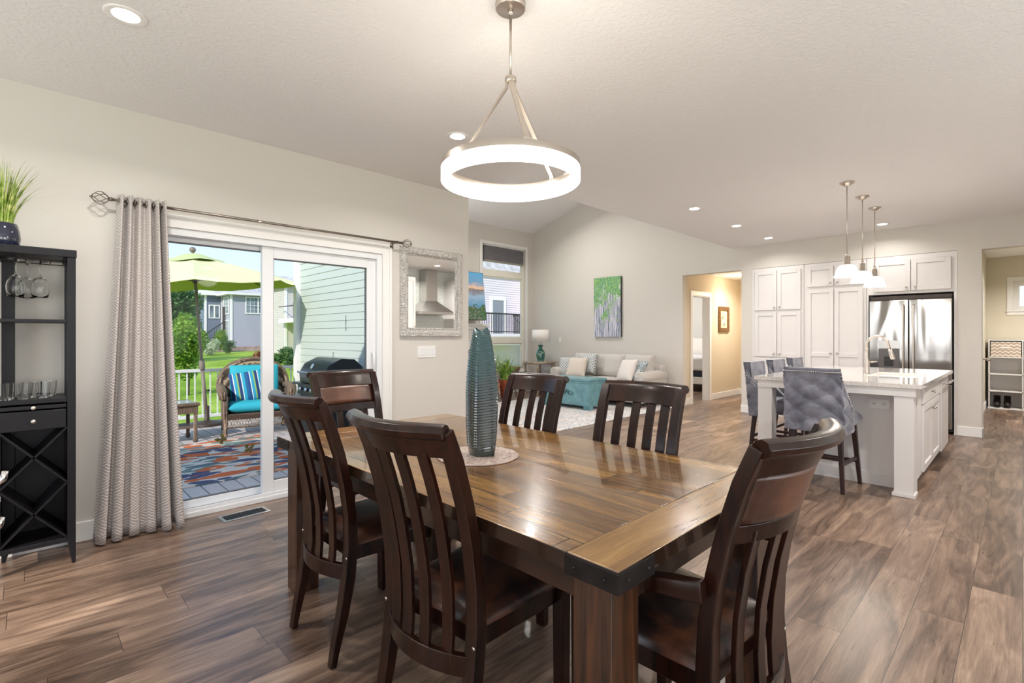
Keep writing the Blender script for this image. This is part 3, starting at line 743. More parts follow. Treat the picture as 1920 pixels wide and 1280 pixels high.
# ------------------------------------------------------------ wine rack tower
rx0, rx1, ryf, ryb = -.15, .197, 3.742, 4.06
rk = thing('wine_rack', 'tall black open wine rack tower with drawer and X lattice', 'wine rack', ((rx0+rx1)/2, ryf, 0))
o0 = Vector(((rx0+rx1)/2, ryf, 0))
def rb(g, x0, x1, y0, y1, z0, z1): return g.box(x0-o0.x, x1-o0.x, y0-o0.y, y1-o0.y, z0, z1)
B = M['black']; zt_ = 1.765
for i, (xa, xb) in enumerate(((rx0, rx0+.036), (rx1-.036, rx1))):
    for (ya, yb) in ((ryf, ryf+.045), (ryb-.045, ryb)):
        if i == 0 and ya > ryf: xa, xb = rx0+.045, rx0+.1
        g = G(); xi = 1 if i else -1
        P0 = [(xa-o0.x, .13), (xb-o0.x, .13), (xb-o0.x, zt_-.04), (xa-o0.x, zt_-.04)]
        foot = [(xb-o0.x-.016, 0), (xb-o0.x, 0)] if i else [(xa-o0.x, 0), (xa-o0.x+.016, 0)]
        g.prism([foot[0], foot[1], (xb-o0.x, .13), (xb-o0.x, zt_-.042), (xa-o0.x, zt_-.042), (xa-o0.x, .13)], 'y', ya-o0.y, yb-o0.y)
        g.obj('corner_post', B, rk, bevel=.002)
rb(G(), rx0-.004, rx1+.004, ryf-.006, ryb+.004, zt_-.042, zt_).obj('top_panel', B, rk, bevel=.003)
rb(G(), rx0+.0365, rx1-.0365, ryf+.006, ryb-.01, 1.355, 1.373).obj('shelf', B, rk, bevel=.002)
rb(G(), rx0+.0365, rx1-.0365, ryf+.002, ryb-.01, .912, .936).obj('counter_shelf', B, rk, bevel=.002)
rb(G(), rx0+.0365, rx1-.0365, ryf+.002, ryb-.02, .124, .15).obj('bottom_shelf', B, rk, bevel=.002)
g = G(); rb(g, rx0+.036, rx0+.048, ryf+.0455, ryb-.046, .15, .91); rb(g, rx1-.03, rx1-.02, ryf+.0455, ryb-.046, .15, .91); rb(g, rx0+.048, rx1-.036, ryb-.024, ryb-.014, .15, .91); g.obj('lower_case', B, rk)
def knob(parent, p, d=(0, -1, 0), r_=.011, l=.022, mat='nickel', name='knob'):
    d = Vector(d); p = Vector(p)
    return G().tube([p, p+d*l*.5, p+d*l*.55, p+d*l, p+d*(l+.002)], [r_*.45, r_*.4, r_, r_, r_*.7], 14).obj(name, M[mat], parent, smooth=True)
tr = rb(G(), rx0+.04, rx1-.04, ryf+.0, ryf+.2, .882, .902).obj('pull_out_tray', B, rk, bevel=.002); knob(tr, (0, .0, .892), l=.024)
dr = rb(G(), rx0+.04, rx1-.04, ryf-.002, ryf+.25, .77, .874).obj('drawer', B, rk, bevel=.003); knob(dr, (0, -.002, .82), l=.026)
g = G(); xa, xb = rx0+.04-o0.x, rx1-.036-o0.x
for k in range(2):
    z0 = .15+k*.31; z1 = z0+.31
    for (za, zb) in ((z0, z1), (z1, z0)):
        off = Vector((0, 0, .005))
        g.sweep([(xa, .012, za), (xb, .012, zb)], [(-.006, 0), (.006, 0), (.006, .26), (-.006, .26)][:] if False else [(-.005, -.13), (.005, -.13), (.005, .13), (-.005, .13)], (-(zb-za), 0, (xb-xa)))
for v in g.bm.verts: v.co.y += .13
g.obj('lattice', M['black'], rk)
g = G()
for x in (-.13, -.07, -.03, .03, .07, .13): g.tube([(x, .004, zt_-.068), (x, .27, zt_-.068)], .003, 6)
for y in (.02, .26): g.tube([(-.135, y, zt_-.064), (.15, y, zt_-.064)], .003, 6)
for x in (-.13, .13): 
    for y in (.02, .26): g.tube([(x, y, zt_-.064), (x, y, zt_-.042)], .003, 6)
g.obj('stemware_rack', M['iron'], rk, smooth=True)
# hanging wine glasses
wp = [(0, .0), (.034, .001), (.034, .003), (.006, .009), (.0035, .02), (.0035, .075), (.006, .085), (.022, .1), (.036, .125), (.0405, .15), (.038, .18), (.033, .205), (.0318, .205), (.0365, .18), (.039, .15), (.0345, .126), (.021, .103), (0, .092)]
g = G(); g.lathe(wp, 32); wg = g.obj('wine_glass', M['glass'], None, smooth=True)
wzs = zt_-.0645
WG = [((-.045, 3.83), 'clear wine glass hanging upside down in the rack, leftmost and nearest'), ((-.0, 3.95), 'clear wine glass hanging upside down behind the nearest, dark post behind it'), ((.052, 3.86), 'clear wine glass hanging upside down, rightmost in the black rack')]
for i, ((x, y), lb) in enumerate(WG):
    o = wg if i == 0 else wg.copy()
    if i: C.objects.link(o)
    o.location = (x, y, wzs+.002); o.rotation_euler = (pi, 0, i)
    tag(o, lb, 'wine glass', 'hanging wine glasses')
# cut glass tumblers on the counter shelf
g = G(); tpf = [(0, 0), (.026, 0), (.03, .004), (.0335, .05), (.036, .088), (.0345, .088), (.032, .05), (.028, .012), (0, .01)]
g.lathe(tpf, 11)
for v in g.bm.verts:
    a_ = math.atan2(v.co.y, v.co.x); r_ = math.hypot(v.co.x, v.co.y)
    if r_ > .029 and .005 < v.co.z < .07:
        pass
tg = g.obj('tumbler', M['glass'], None, smooth=False)
TP = [(-.075, 3.80, 'cut glass tumbler on black rack counter, leftmost of the front row'), (.0, 3.80, 'cut glass tumbler on black rack counter, middle of the front row'), (.075, 3.815, 'cut glass tumbler on black rack counter, rightmost of the front row'),
      (-.04, 3.875, 'cut glass tumbler on black rack counter, left one in the second row'), (.037, 3.885, 'cut glass tumbler on black rack counter, right one in the second row'), (.098, 3.9, 'cut glass tumbler on black rack counter, nearest the right rear post')]
for i, (x, y, lb) in enumerate(TP):
    o = tg if i == 0 else tg.copy()
    if i: C.objects.link(o)
    o.location = (x-.01, y, .9365); tag(o, lb, 'glass', 'cut glass tumblers')
# potted grass on top
pg = thing('potted_grass', 'artificial grass plant in glossy dark blue pot on top of rack', 'plant', (-.10, 3.9, zt_))
M['navy'] = plain('navy_glaze', (.012, .016, .04), .08, coat=1)
G().lathe([(0, 0), (.062, 0), (.072, .02), (.077, .05), (.073, .09), (.064, .13), (.06, .134), (.057, .125), (.0, .12)], 32).obj('pot', M['navy'], pg, smooth=True)
a = N('grass_blade'); oi = a.noise(a.pos(), 25, 2); a.col(a.ramp(oi, [(.35, srgb(92, 122, 40)), (.5, srgb(150, 176, 78)), (.66, srgb(206, 210, 140))])); a.p(rough=.5, spec=.3); M['blade'] = a.m
def blades(n, r0, h0, h1, spread, w, bend=1.0, seed=1, ymax=9):
    rnd = random.Random(seed); g = G()
    for i in range(n):
        az = rnd.uniform(0, 2*pi); rr = r0*rnd.random()**.5; h = rnd.uniform(h0, h1); out = spread*rnd.random()**1.4*h; b = bend*rnd.uniform(.5, 1.5)
        d = Vector((cos(az), sin(az), 0)); sd = Vector((-sin(az), cos(az), 0)); tw = rnd.uniform(-.6, .6); ww = w*rnd.uniform(.6, 1.2); prev = None
        for k in range(7):
            t = k/6; p = d*rr+d*out*(t**1.8)+Vector((0, 0, h*(t-.12*b*t**3*(out/h)*2)))
            p.y = min(p.y, ymax); s_ = (sd*cos(tw)+d*sin(tw))*ww*(1-t**2.2+.02)/2
            q = (g.bm.verts.new(p-s_), g.bm.verts.new(p+s_))
            if prev: g.bm.faces.new((prev[0], prev[1], q[1], q[0]))
            prev = q
    return g
g = blades(230, .042, .16, .40, .5, .0075, seed=3, ymax=.18); g.xform(Matrix.Translation((0, 0, .11))); g.obj('grass_blades', M['blade'], pg)
g = blades(26, .03, .3, .46, 1.2, .0022, 2.2, seed=9, ymax=.18); g.xform(Matrix.Translation((0, 0, .11))); g.obj('wispy_stems', M['blade'], pg)

# furniture edge at the far left: dark stand with chrome hook finials
s_ = thing('chrome_hook_stand', 'dark slim stand with chrome hooks cut off at the far left edge', 'stand', (-.03, 1.72, 0))
sx0 = -.0
G().box(-.045, -.018, -.02, .02, 0, .89).obj('upright', M['black'], s_, bevel=.002)
G().box(-.12, -.018, -.09, .07, 0, .02).obj('base_plate', M['black'], s_, bevel=.003)
for z, ln_ in ((.94, .0), (.83, -.006)):
    if 1: G().tube([(-.04, 0, z-.01), (-.022, 0, z-.014), (-.012+ln_, -.004, z-.006), (-.008+ln_, -.006, z+.014)], [.007, .007, .007, .006], 10).obj('hook', M['chrome'], s_, smooth=True)
G().ball((-.037, 0, .887), .022, 16).obj('finial_ball', M['chrome'], s_, smooth=True)
# ------------------------------------------------------------ kitchen cabinets on the far wall (face -x)
def shaker(g, y0, y1, z0, z1, x, mid=None, fr=.058, th=.02):
    """door face at x facing -x"""
    g.box(x, x+th, y0, y0+fr, z0, z1); g.box(x, x+th, y1-fr, y1, z0, z1)
    g.box(x, x+th, y0+fr, y1-fr, z1-fr, z1); g.box(x, x+th, y0+fr, y1-fr, z0, z0+fr)
    if mid: g.box(x, x+th, y0+fr, y1-fr, mid-fr/2, mid+fr/2)
    g.box(x+.011, x+th, y0+fr, y1-fr, z0+fr, z1-fr)
def cabinet(name, label, y0, y1, z0, z1, doors, grp='white built-in cabinets on the far wall', body=None):
    loc = Vector((XF-.02, (y0+y1)/2, z0)); r = thing(name, label, 'cabinet', loc, 0, grp)
    T = Matrix.Translation(-loc)
    g = G(); b = body or [(XF-.004, XF+.6, y0, y1, z0, z1)]
    for q in b: g.box(*q)
    g.xform(T); g.obj('body', M['cab'], r, bevel=.002)
    for (a, b_, c, d, mid, ky, kz) in doors:
        g = G(); shaker(g, a, b_, c, d, XF-.028, mid); g.xform(T); dd = g.obj('door', M['cab'], r, bevel=.0018, seg=1)
        if ky is not None: knob(dd, Vector((XF-.028, ky, kz))-loc, (-1, 0, 0), .013, .026)
    return r
cabinet('storage_cabinet', 'tall white cabinet with stacked doors, leftmost on the far wall', 2.36, 3.128, 0, 2.385,
    [(2.40, 2.735, 1.70, 2.33, None, 2.70, 1.745), (2.745, 3.08, 1.70, 2.33, None, 2.78, 1.745), (2.40, 2.735, .95, 1.665, None, 2.70, 1.0), (2.745, 3.08, .95, 1.665, None, 2.78, 1.0),
     (2.40, 2.735, .12, .92, None, 2.70, .87), (2.745, 3.08, .12, .92, None, 2.78, .87)])
cabinet('pantry_cabinet', 'tall white pantry cabinet with long double doors beside the fridge', 1.56, 2.355, 0, 2.385,
    [(1.60, 1.952, 2.03, 2.335, None, 1.915, 2.075), (1.962, 2.315, 2.03, 2.335, None, 2.0, 2.075), (1.60, 1.952, .12, 1.99, 1.0, 1.915, 1.03), (1.962, 2.315, .12, 1.99, 1.0, 2.0, 1.03)])
cabinet('over_fridge_cabinet', 'white two-door cabinet above the stainless refrigerator', .59, 1.555, 0, 2.385,
    [(.65, 1.055, 1.90, 2.32, None, 1.015, 1.945), (1.065, 1.47, 1.90, 2.32, None, 1.105, 1.945)],
    body=[(XF-.004, XF+.6, .59, 1.555, 1.86, 2.385), (XF-.004, XF+.6, .59, .622, 0, 1.86), (XF-.004, XF+.6, 1.535, 1.555, 0, 1.86)])
# thin crown line
# refrigerator
fr = thing('refrigerator', 'stainless french door refrigerator with water dispenser', 'refrigerator', (XF, 1.078, 0))
def fb(g, x0, x1, y0, y1, z0, z1): return g.box(x0-XF, x1-XF, y0-1.078, y1-1.078, z0, z1)
fb(G(), XF+.03, XF+.58, .635, 1.522, .03, 1.78).obj('body', M['blackp'], fr)
fb(G(), XF+.0, XF+.1, .64, 1.515, 1.783, 1.835).obj('top_grille', plain('dark_bronze', (.05, .035, .03), .5), fr, bevel=.003)
d1 = fb(G(), XF-.045, XF+.025, 1.084, 1.518, .66, 1.775).obj('left_door', M['steel'], fr, bevel=.008, seg=3)
d2 = fb(G(), XF-.045, XF+.025, .638, 1.076, .66, 1.775).obj('right_door', M['steel'], fr, bevel=.008, seg=3)
fd = fb(G(), XF-.045, XF+.025, .638, 1.518, .07, .65).obj('freezer_drawer', M['steel'], fr, bevel=.008, seg=3)
for o, y in ((d1, 1.135), (d2, 1.025)):
    yl = y-1.078
    G().tube([(-.045, yl, .72), (-.085, yl, .735), (-.09, yl, .8), (-.09, yl, 1.62), (-.085, yl, 1.68), (-.045, yl, 1.7)], .011, 12).obj('handle', M['nickel'], o, smooth=True)
G().tube([(-.045, -.36, .6), (-.09, -.34, .6), (-.09, .34, .6), (-.045, .36, .6)], .011, 12).obj('handle', M['nickel'], fd, smooth=True)
G().box(-.052, -.044, .10, .335, 1.11, 1.22).obj('dispenser_panel', M['steelflat'], d1, bevel=.002)
G().box(-.049, -.044, .10, .335, .78, 1.105).obj('dispenser_recess', plain('dispenser_grey', (.11, .1, .1), .35), d1, bevel=.002)
G().box(-.058, -.046, .17, .27, .87, 1.0).obj('dispenser_paddle', M['blackp'], d1, bevel=.004)
G().lathe([(.012, 0), (.017, 0), (.017, .003), (.012, .003), (.012, 0)], 24, M=Matrix.Translation((-.046, -.295, 1.665)) @ Matrix.Rotation(rad(-90), 4, 'Y') @ Matrix.Diagonal((.7, 1.25, 1, 1))).obj('emblem', M['chrome'], d2, smooth=True)

# ------------------------------------------------------------ island
IX0, IX1, IY0, IY1, CT = 4.97, 7.40, .545, 1.79, .9
il = thing('kitchen_island', 'white kitchen island base with corner posts and end overhang', 'kitchen island', (6.3, 1.02, 0)); io = Vector((6.3, 1.02, 0))
def ib(g, x0, x1, y0, y1, z0, z1): return g.box(x0-io.x, x1-io.x, y0-io.y, y1-io.y, z0, z1)
g = G(); ib(g, 5.24, 7.36, .605, 1.44, .1, .868); ib(g, 5.24, 7.36, .66, 1.44, 0, .1); g.obj('cabinet_body', M['cab'], il, bevel=.002)
def isf(g, x0, x1, z0, z1, y=.585):
    f = .055
    for q in ((x0, x0+f, z0, z1), (x1-f, x1, z0, z1), (x0+f, x1-f, z1-f, z1), (x0+f, x1-f, z0, z0+f)): ib(g, q[0], q[1], y, y+.02, q[2], q[3])
    ib(g, x0+f, x1-f, y+.012, y+.02, z0+f, z1-f)
g = G(); ib(g, 5.46, 6.62, .585, .605, .70, .85); d = g.obj('drawer', M['cab'], il, bevel=.003); 
g = G()
for (x0, x1) in ((5.46, 6.035), (6.045, 6.62)):
    g = G(); isf(g, x0, x1, .125, .69); d_ = g.obj('door', M['cab'], il, bevel=.002); kx = x1-.05 if x0 < 5.9 else x0+.05
    knob(d_, Vector((kx, .585, .62))-io, (0, -1, 0), .013, .026)
knob(d, Vector((5.95, .585, .775))-io, (0, -1, 0), .014, .028)
for (x, y) in ((4.995, .6), (4.995, 1.64)):
    g = G(); ib(g, x, x+.125, y, y+.125, .03, .80); ib(g, x-.012, x+.137, y-.012, y+.137, 0, .03); g.obj('post', M['cab'], il, bevel=.003)
g = G(); ib(g, 4.985, 5.015, .585, 1.765, .80, .868); ib(g, 5.015, 5.24, .59, .61, .80, .868); ib(g, 5.015, 7.2, 1.745, 1.765, .80, .868); g.obj('apron', M['cab'], il, bevel=.002)
g = G(); ib(g, 5.232, 5.24, .605, 1.44, .0, .11); g.obj('base_trim', M['cab'], il, bevel=.002)
ot = thing('outlet_plate', 'white horizontal outlet plate on the end panel of the island', 'outlet', (5.2385, .86, .70))
G().box(-.006, 0, -.075, .075, -.04, .04).obj('cover_plate', M['white'], ot, bevel=.002)
for y in (-.035, .035):
    g = G(); g.box(-.0085, -.006, y-.02, y+.02, -.014, .014); f_ = g.obj('receptacle', M['vinyl'], ot, bevel=.001)
    G().box(-.0095, -.0085, y-.008, y-.005, -.006, .006).box(-.0095, -.0085, y+.005, y+.008, -.006, .006).obj('slots', M['black'], f_)
a = N('quartz'); n1 = a.noise(a.pos(), 60, 3); a.col(a.ramp(n1, [(.4, srgb(214, 206, 200)), (.6, srgb(232, 226, 220))])); a.p(rough=.09, coat=.5); M['quartz'] = a.m
SX0, SX1, SY0, SY1 = 5.78, 6.5, .68, 1.06
g = G()
for (x0, x1, y0, y1) in ((IX0, SX0, IY0, IY1), (SX1, IX1, IY0, IY1), (SX0, SX1, IY0, SY0), (SX0, SX1, SY1, IY1)): g.box(x0-6.2, x1-6.2, y0-1.17, y1-1.17, 0, .032)
o = g.obj('island_countertop', M['quartz'], None); o.location = (6.2, 1.17, CT-.0315); tag(o, 'pale glossy quartz countertop on the white kitchen island', 'countertop')
sk = thing('kitchen_sink', 'undermount stainless sink sunk into the island countertop', 'sink', (6.14, .87, CT-.035))
g = G()
sw_, sd_ = (SX1-SX0)/2, (SY1-SY0)/2
g.box(-sw_-.012, sw_+.012, -sd_-.012, -sd_, -.2, 0); g.box(-sw_-.012, sw_+.012, sd_, sd_+.012, -.2, 0); g.box(-sw_-.012, -sw_, -sd_, sd_, -.2, 0); g.box(sw_, sw_+.012, -sd_, sd_, -.2, 0); g.box(-sw_, sw_, -sd_, sd_, -.21, -.198)
g.obj('basin', M['steelflat'], sk)
G().lathe([(0, -.197), (.04, -.197), (.045, -.195)], 20).obj('drain', M['chrome'], sk, smooth=True)
fc = thing('kitchen_faucet', 'brushed nickel gooseneck pull-down faucet on the island', 'faucet', (6.155, 1.115, CT))
G().lathe([(0, 0), (.028, 0), (.028, .006), (.024, .03), (.021, .075), (.026, .1), (.026, .12), (.018, .15), (.0155, .2), (.014, .23)], 24).obj('faucet_body', M['nickel'], fc, smooth=True)
pts = [(0, 0, .22), (0, 0, .29)]+[(0, -.09+.09*cos(t), .29+.09*sin(t)) for t in [i*pi/12 for i in range(1, 11)]]+[(0, -.19, .25)]
G().tube(pts, .0125, 14).obj('spout', M['nickel'], fc, smooth=True)
G().tube([(0, -.19, .255), (0, -.197, .225), (0, -.215, .16), (0, -.217, .15)], [.015, .019, .021, .016], 16).obj('spray_head', M['nickel'], fc, smooth=True)
G().tube([(0, -.0, .115), (.0, -.045, .118), (0, -.09, .125)], [.009, .007, .006], 10).obj('lever', M['nickel'], fc, smooth=True)
# dishwasher
dw = thing('dishwasher', 'white panelled dishwasher with chrome handle at far end of island', 'dishwasher', (6.97, .6, .1))
G().box(-.33, .33, -.025, .0, .01, .755).obj('front_panel', M['cab'], dw, bevel=.003)
G().tube([(-.28, -.025, .69), (-.28, -.065, .695), (.28, -.065, .695), (.28, -.025, .69)], .011, 10).obj('handle', M['chrome'], dw, smooth=True)
G().box(-.335, -.325, -.012, .0, .01, .755).obj('side_gap', M['black'], dw)

# pendants
def pendant(loc, label, first=None):
    if first: return dup(first, loc, None, label)
    r = thing('pendant_light', label, 'pendant light', loc, 0, 'glass bell pendants over the island')
    G().lathe([(0, 0), (.062, 0), (.06, -.012), (.045, -.018), (.03, -.032), (.012, -.036), (0, -.036)], 32).obj('canopy', M['nickel'], r, smooth=True)
    G().tube([(0, 0, -.03), (0, 0, -.69)], .0045, 8).obj('stem', M['nickel'], r, smooth=True)
    G().lathe([(0, -.68), (.01, -.68), (.016, -.695), (.01, -.705), (.026, -.715), (.027, -.79), (.03, -.792), (.03, -.8), (0, -.8)], 24).obj('socket', M['nickel'], r, smooth=True)
    G().lathe([(.028, -.795), (.06, -.802), (.082, -.828), (.093, -.868), (.104, -.9), (.112, -.912), (.109, -.912), (.1, -.9), (.089, -.868), (.079, -.83), (.058, -.806), (.028, -.799)], 40).obj('shade', M['pglass'], r, smooth=True, label='ribbed white glass bell shade')
    G().ball((0, 0, -.86), .03, 14).obj('bulb', M['bulb'], r, smooth=True)
    return r
p0 = pendant((5.68, 1.187, CZ), 'bell-shaded pendant light, nearest of the three over the island')
pendant((6.36, 1.19, CZ), 'bell-shaded pendant light, middle of the three over the island', p0)
pendant((7.02, 1.195, CZ), 'bell-shaded pendant light, farthest of the three, nearest the fridge', p0)
for x in (5.68, 6.36, 7.02): point('pendant_bulb', (x, 1.19, CZ-.93), 4, .04)

# ------------------------------------------------------------ tufted stools (face +x)
a = N('grey_velvet'); n1 = a.noise(a.pos(), 7, 4, .6, .4); a.col(a.ramp(n1, [(.36, (.12, .125, .16)), (.64, (.26, .26, .31))])); a.p(rough=.7, sheen=.7); a.b.inputs['Sheen Roughness'].default_value = .35; M['velvet'] = a.m
M['stoolleg'] = wood('stool_leg_wood', (.012, .004, .004), (.035, .011, .009), 'z', .35, .2)
def make_stool(label):
    r = thing('bar_stool', label, 'stool', (0, 0, 0), 0, 'grey tufted stools at the island')
    zb_, ztp = .475, 1.015
    def plan(s):   # s -1..1 around the back, returns x,y
        a_ = abs(s); y = .232*(1-(1-min(1, a_/.62))**2) if a_ < .62 else .232
        x = -.235+.02*(a_/.62)**2 if a_ < .62 else -.215+(a_-.62)/.38*.20
        return x, math.copysign(y, s) if s else 0
    def ztop(s):
        a_ = abs(s); return ztp if a_ < .56 else ztp-(ztp-.665)*min(1, ((a_-.56)/.44))**.75
    TB = []
    for row in range(7):
        for c_ in ((-.42, 0, .42) if row % 2 else (-.63, -.21, .21, .63)): TB.append((c_, .08+.135*row))
    def shell(u, v, outer):
        s = u*2-1; x, y = plan(s); zt2 = ztop(s); z = zb_+(zt2-zb_)*v
        h = (z-zb_)/(ztp-zb_)
        lean = -.055*h; flare = 1-.10*max(0, h-.25)
        d = 0
        if outer:
            for (ts, tv) in TB:
                q = ((s-ts)/.085)**2+((h-tv)/.055)**2
                if q < 12: d += .02*math.exp(-q*.5)
            p_ = s/.42; q_ = (h-.08)/.27; d += .005*(math.exp(-(((p_+q_) % 1-.5)/.06)**2)+math.exp(-(((p_-q_) % 1-.5)/.06)**2)) if h < .93 else 0
            d = d*min(1, max(0, v-.03)*9)*min(1, max(0, .99-v)*9)*min(1, max(0, 1.02-abs(s))*6)-.008*min(1, v*8)
        off = d if outer else .062
        nx, ny = (1, 0) if abs(s) < .45 else ((1-(abs(s)-.45)/.25, -math.copysign((abs(s)-.45)/.25, s)) if abs(s) < .7 else (0, -math.copysign(1, s)))
        l_ = math.hypot(nx, ny); edge = (1-(1-min(1, (1-v)*9))**2)*.5+.5 if not outer else 1
        return (x+lean+off*nx/l_, y*flare+off*ny/l_, z)
    g = G(); A = [(lambda u, v: shell(u, v, True)), (lambda u, v: shell(u, v, False))]
    g.grid(A[0], 90, 56); g.grid(A[1], 90, 56)
    bmesh.ops.bridge_loops(g.bm, edges=[e for e in g.bm.edges if e.is_boundary])
    g.obj('tufted_back', M['velvet'], r, smooth=True)
    for (ts, tv) in TB:
        z = zb_+(ztp-zb_)*tv; zt2 = ztop(ts); v = (z-zb_)/(zt2-zb_)
        if v > .93: continue
        p = Vector(shell((ts+1)/2, v, True)); G().ball(p+Vector((-.002, 0, 0)), .012, 10, (.6, 1, 1)).obj('button', M['velvet'], r, smooth=True)
    g = G()
    for i in range(78):
        s = -.99+1.98*i/77; p = Vector(shell((s+1)/2, .945, True)); q = Vector(plan(s)+(0,)).normalized() if False else None
        x, y = plan(s); nrm = Vector((-1, 0, 0)) if abs(s) < .6 else Vector((0, math.copysign(1, s), 0)); g.ball(p+nrm*.004, .0062, 6)
    g.obj('nailhead_trim', M['chrome'], r, smooth=True)
    g = G(); g.pillow(.47, .47, .15, 16, 7, Matrix.Translation((.005, 0, .575))); g.obj('seat_cushion', M['velvet'], r, smooth=True)
    for sx_ in (-1, 1):
        for sy_ in (-1, 1):
            t = Vector((sx_*.175+.0, sy_*.18, .52)); b = Vector((sx_*.225-.0, sy_*.215, 0))
            G().sweep([b, t], [(-.018, -.018), (.018, -.018), (.018, .018), (-.018, .018)], (0, 1, 0), [(.75, .75), (1.1, 1.1)]).obj('leg', M['stoolleg'], r, bevel=.003)
    def lp(sx_, sy_, z): k = z/.52; return Vector((sx_*(.225-.05*k), sy_*(.215-.035*k), z))
    for (a_, b_) in ((lp(1, -1, .2), lp(1, 1, .2)), (lp(-1, -1, .27), lp(-1, 1, .27)), (lp(-1, -1, .23), lp(1, -1, .23)), (lp(-1, 1, .23), lp(1, 1, .23))):
        G().sweep([a_, b_], [(-.009, -.014), (.009, -.014), (.009, .014), (-.009, .014)], (0, 0, 1) if False else (Vector((0, 0, 1)).cross((b_-a_).normalized()))).obj('stretcher', M['stoolleg'], r, bevel=.002)
    return r
s0 = make_stool('grey tufted velvet bar stool at near end of island, back to camera')
s0.location = (4.965, 1.215, 0); s0.rotation_euler = (0, 0, rad(-4))
for x, lb in ((5.475, 'grey velvet bar stool on the far long side, nearest the left post'), (6.13, 'grey velvet bar stool on the far long side, middle one'), (6.80, 'grey velvet bar stool on the far long side, nearest the cabinets')):
    dup(s0, (x, 1.72, 0), rad(-90), lb)

# ------------------------------------------------------------ range wall seen in the mirror
hd = thing('range_hood', 'stainless pyramid range hood seen reflected in the wall mirror', 'range hood', (6.46, -1.3, 1.76))
g = G(); g.box(-.44, .44, 0, .5, 0, .055); g.obj('hood_lip', M['steelflat'], hd, bevel=.003)
g = G(); A = [(-.44, 0, .055), (.44, 0, .055), (.44, .5, .055), (-.44, .5, .055)]; B_ = [(-.15, 0, .3), (.15, 0, .3), (.15, .28, .3), (-.15, .28, .3)]
va = [g.bm.verts.new(p) for p in A]; vb = [g.bm.verts.new(p) for p in B_]
for i in range(4): g.bm.faces.new((va[i], va[(i+1) % 4], vb[(i+1) % 4], vb[i]))
g.bm.faces.new(vb); g.bm.faces.new(va[::-1]); g.obj('canopy', M['steelflat'], hd)
G().box(-.15, .15, 0, .28, .3, CZ-1.76).obj('chimney', M['steelflat'], hd, bevel=.002)
def wallcab(x0, x1, z0, z1, label, d=.35, base=False):
    r = thing('base_cabinet' if base else 'wall_cabinet', label, 'cabinet', ((x0+x1)/2, -1.3, z0)); w_ = x1-x0
    G().box(-w_/2, w_/2, 0, d, 0, z1-z0).obj('body', M['cab'], r, bevel=.002)
    k = 1 if w_ < .65 else 2
    for i in range(k):
        a0 = -w_/2+w_/k*i+.005; a1 = -w_/2+w_/k*(i+1)-.005; f = .055; zz0, zz1 = .03, z1-z0-.03; g = G()
        for q in ((a0, a0+f, zz0, zz1), (a1-f, a1, zz0, zz1), (a0+f, a1-f, zz1-f, zz1), (a0+f, a1-f, zz0, zz0+f)): g.box(q[0], q[1], d, d+.02, q[2], q[3])
        g.box(a0+f, a1-f, d, d+.009, zz0+f, zz1-f); dd = g.obj('door', M['cab'], r, bevel=.002); knob(dd, (a1-.03, d+.02, zz0+.06), (0, 1, 0), .012, .024)
wallcab(5.42, 5.98, 1.4, 2.55, 'white wall cabinet left of the range hood, seen in the mirror'); wallcab(7.0, 8.5, 1.4, 2.55, 'white wall cabinet right of the range hood, seen in the mirror')
wallcab(3.9, 6.06, 0, .87, 'white base cabinets left of the range', .6, True); wallcab(6.86, 8.5, 0, .87, 'white base cabinets right of the range', .6, True)
o = G().box(3.85, 6.06, -1.3, -.66, .87, .9).box(6.86, 8.55, -1.3, -.66, .87, .9).obj('worktop', M['quartz'], None, bevel=.003); tag(o, 'pale quartz worktop along the range wall, seen only by reflection', 'countertop')
rg = thing('cooking_range', 'stainless cooking range under the hood, behind the camera side', 'stove', (6.46, -1.3, 0))
G().box(-.38, .38, .02, .64, 0, .9).obj('body', M['steelflat'], rg, bevel=.004); G().box(-.38, .38, .02, .62, .9, .915).obj('cooktop', M['blackp'], rg, bevel=.003)
G().tube([(-.3, .64, .74), (-.3, .69, .74), (.3, .69, .74), (.3, .64, .74)], .011).obj('handle', M['chrome'], rg, smooth=True)

downlight((6.2, -.45, CZ), 'recessed ceiling light in front of the range hood, outside the picture', 26)  # this and the next are unseen downlights added to brighten the kitchen
downlight((4.0, -.2, CZ), 'recessed ceiling light between dining area and range, outside the picture', 22)
# ------------------------------------------------------------ living room
a = N('living_rug'); n1 = a.noise(a.mapped('obj', (1.5, 3, 1)), 3, 6, .7, 1.5); n2 = a.noise(a.mapped('obj', (3, 9, 1)), 4, 5, .7, 2)
c1 = a.ramp(n1, [(.38, srgb(196, 196, 196)), (.5, srgb(222, 216, 208)), (.62, srgb(198, 172, 154))])
a.col(a.mix(a.ramp(n2, [(.5, (0, 0, 0)), (.6, (1, 1, 1))]), c1, srgb(112, 132, 162))); a.p(rough=.95); M['rug'] = a.m
o = G().box(-2.15, 2.35, -1.35, 1.35, 0, .012).obj('living_room_rug', M['rug'], None, bevel=.003); o.location = (6.1, 5.70, .0005); tag(o, 'faded cream and blue patterned rug under the teal chest', 'rug')
a = N('sofa_linen'); a.col(srgb(199, 193, 187)); a.p(rough=.9, sheen=.3); a.bump(a.noise(a.pos(), 260, 2), .2, .002); M['linen'] = a.m
sf = thing('sofa', 'light grey linen three-seat sofa against the far wall', 'sofa', (8.08, 5.68, .0125), pi, None)  # local +x faces the room
SW = 2.16
G().box(-.42, .42, -SW/2+.02, SW/2-.02, .09, .30).obj('base', M['linen'], sf, bevel=.02, seg=3)
g = G().box(-.46, -.26, -SW/2+.03, SW/2-.03, .1, .73); g.obj('back_frame', M['linen'], sf, bevel=.05, seg=4)
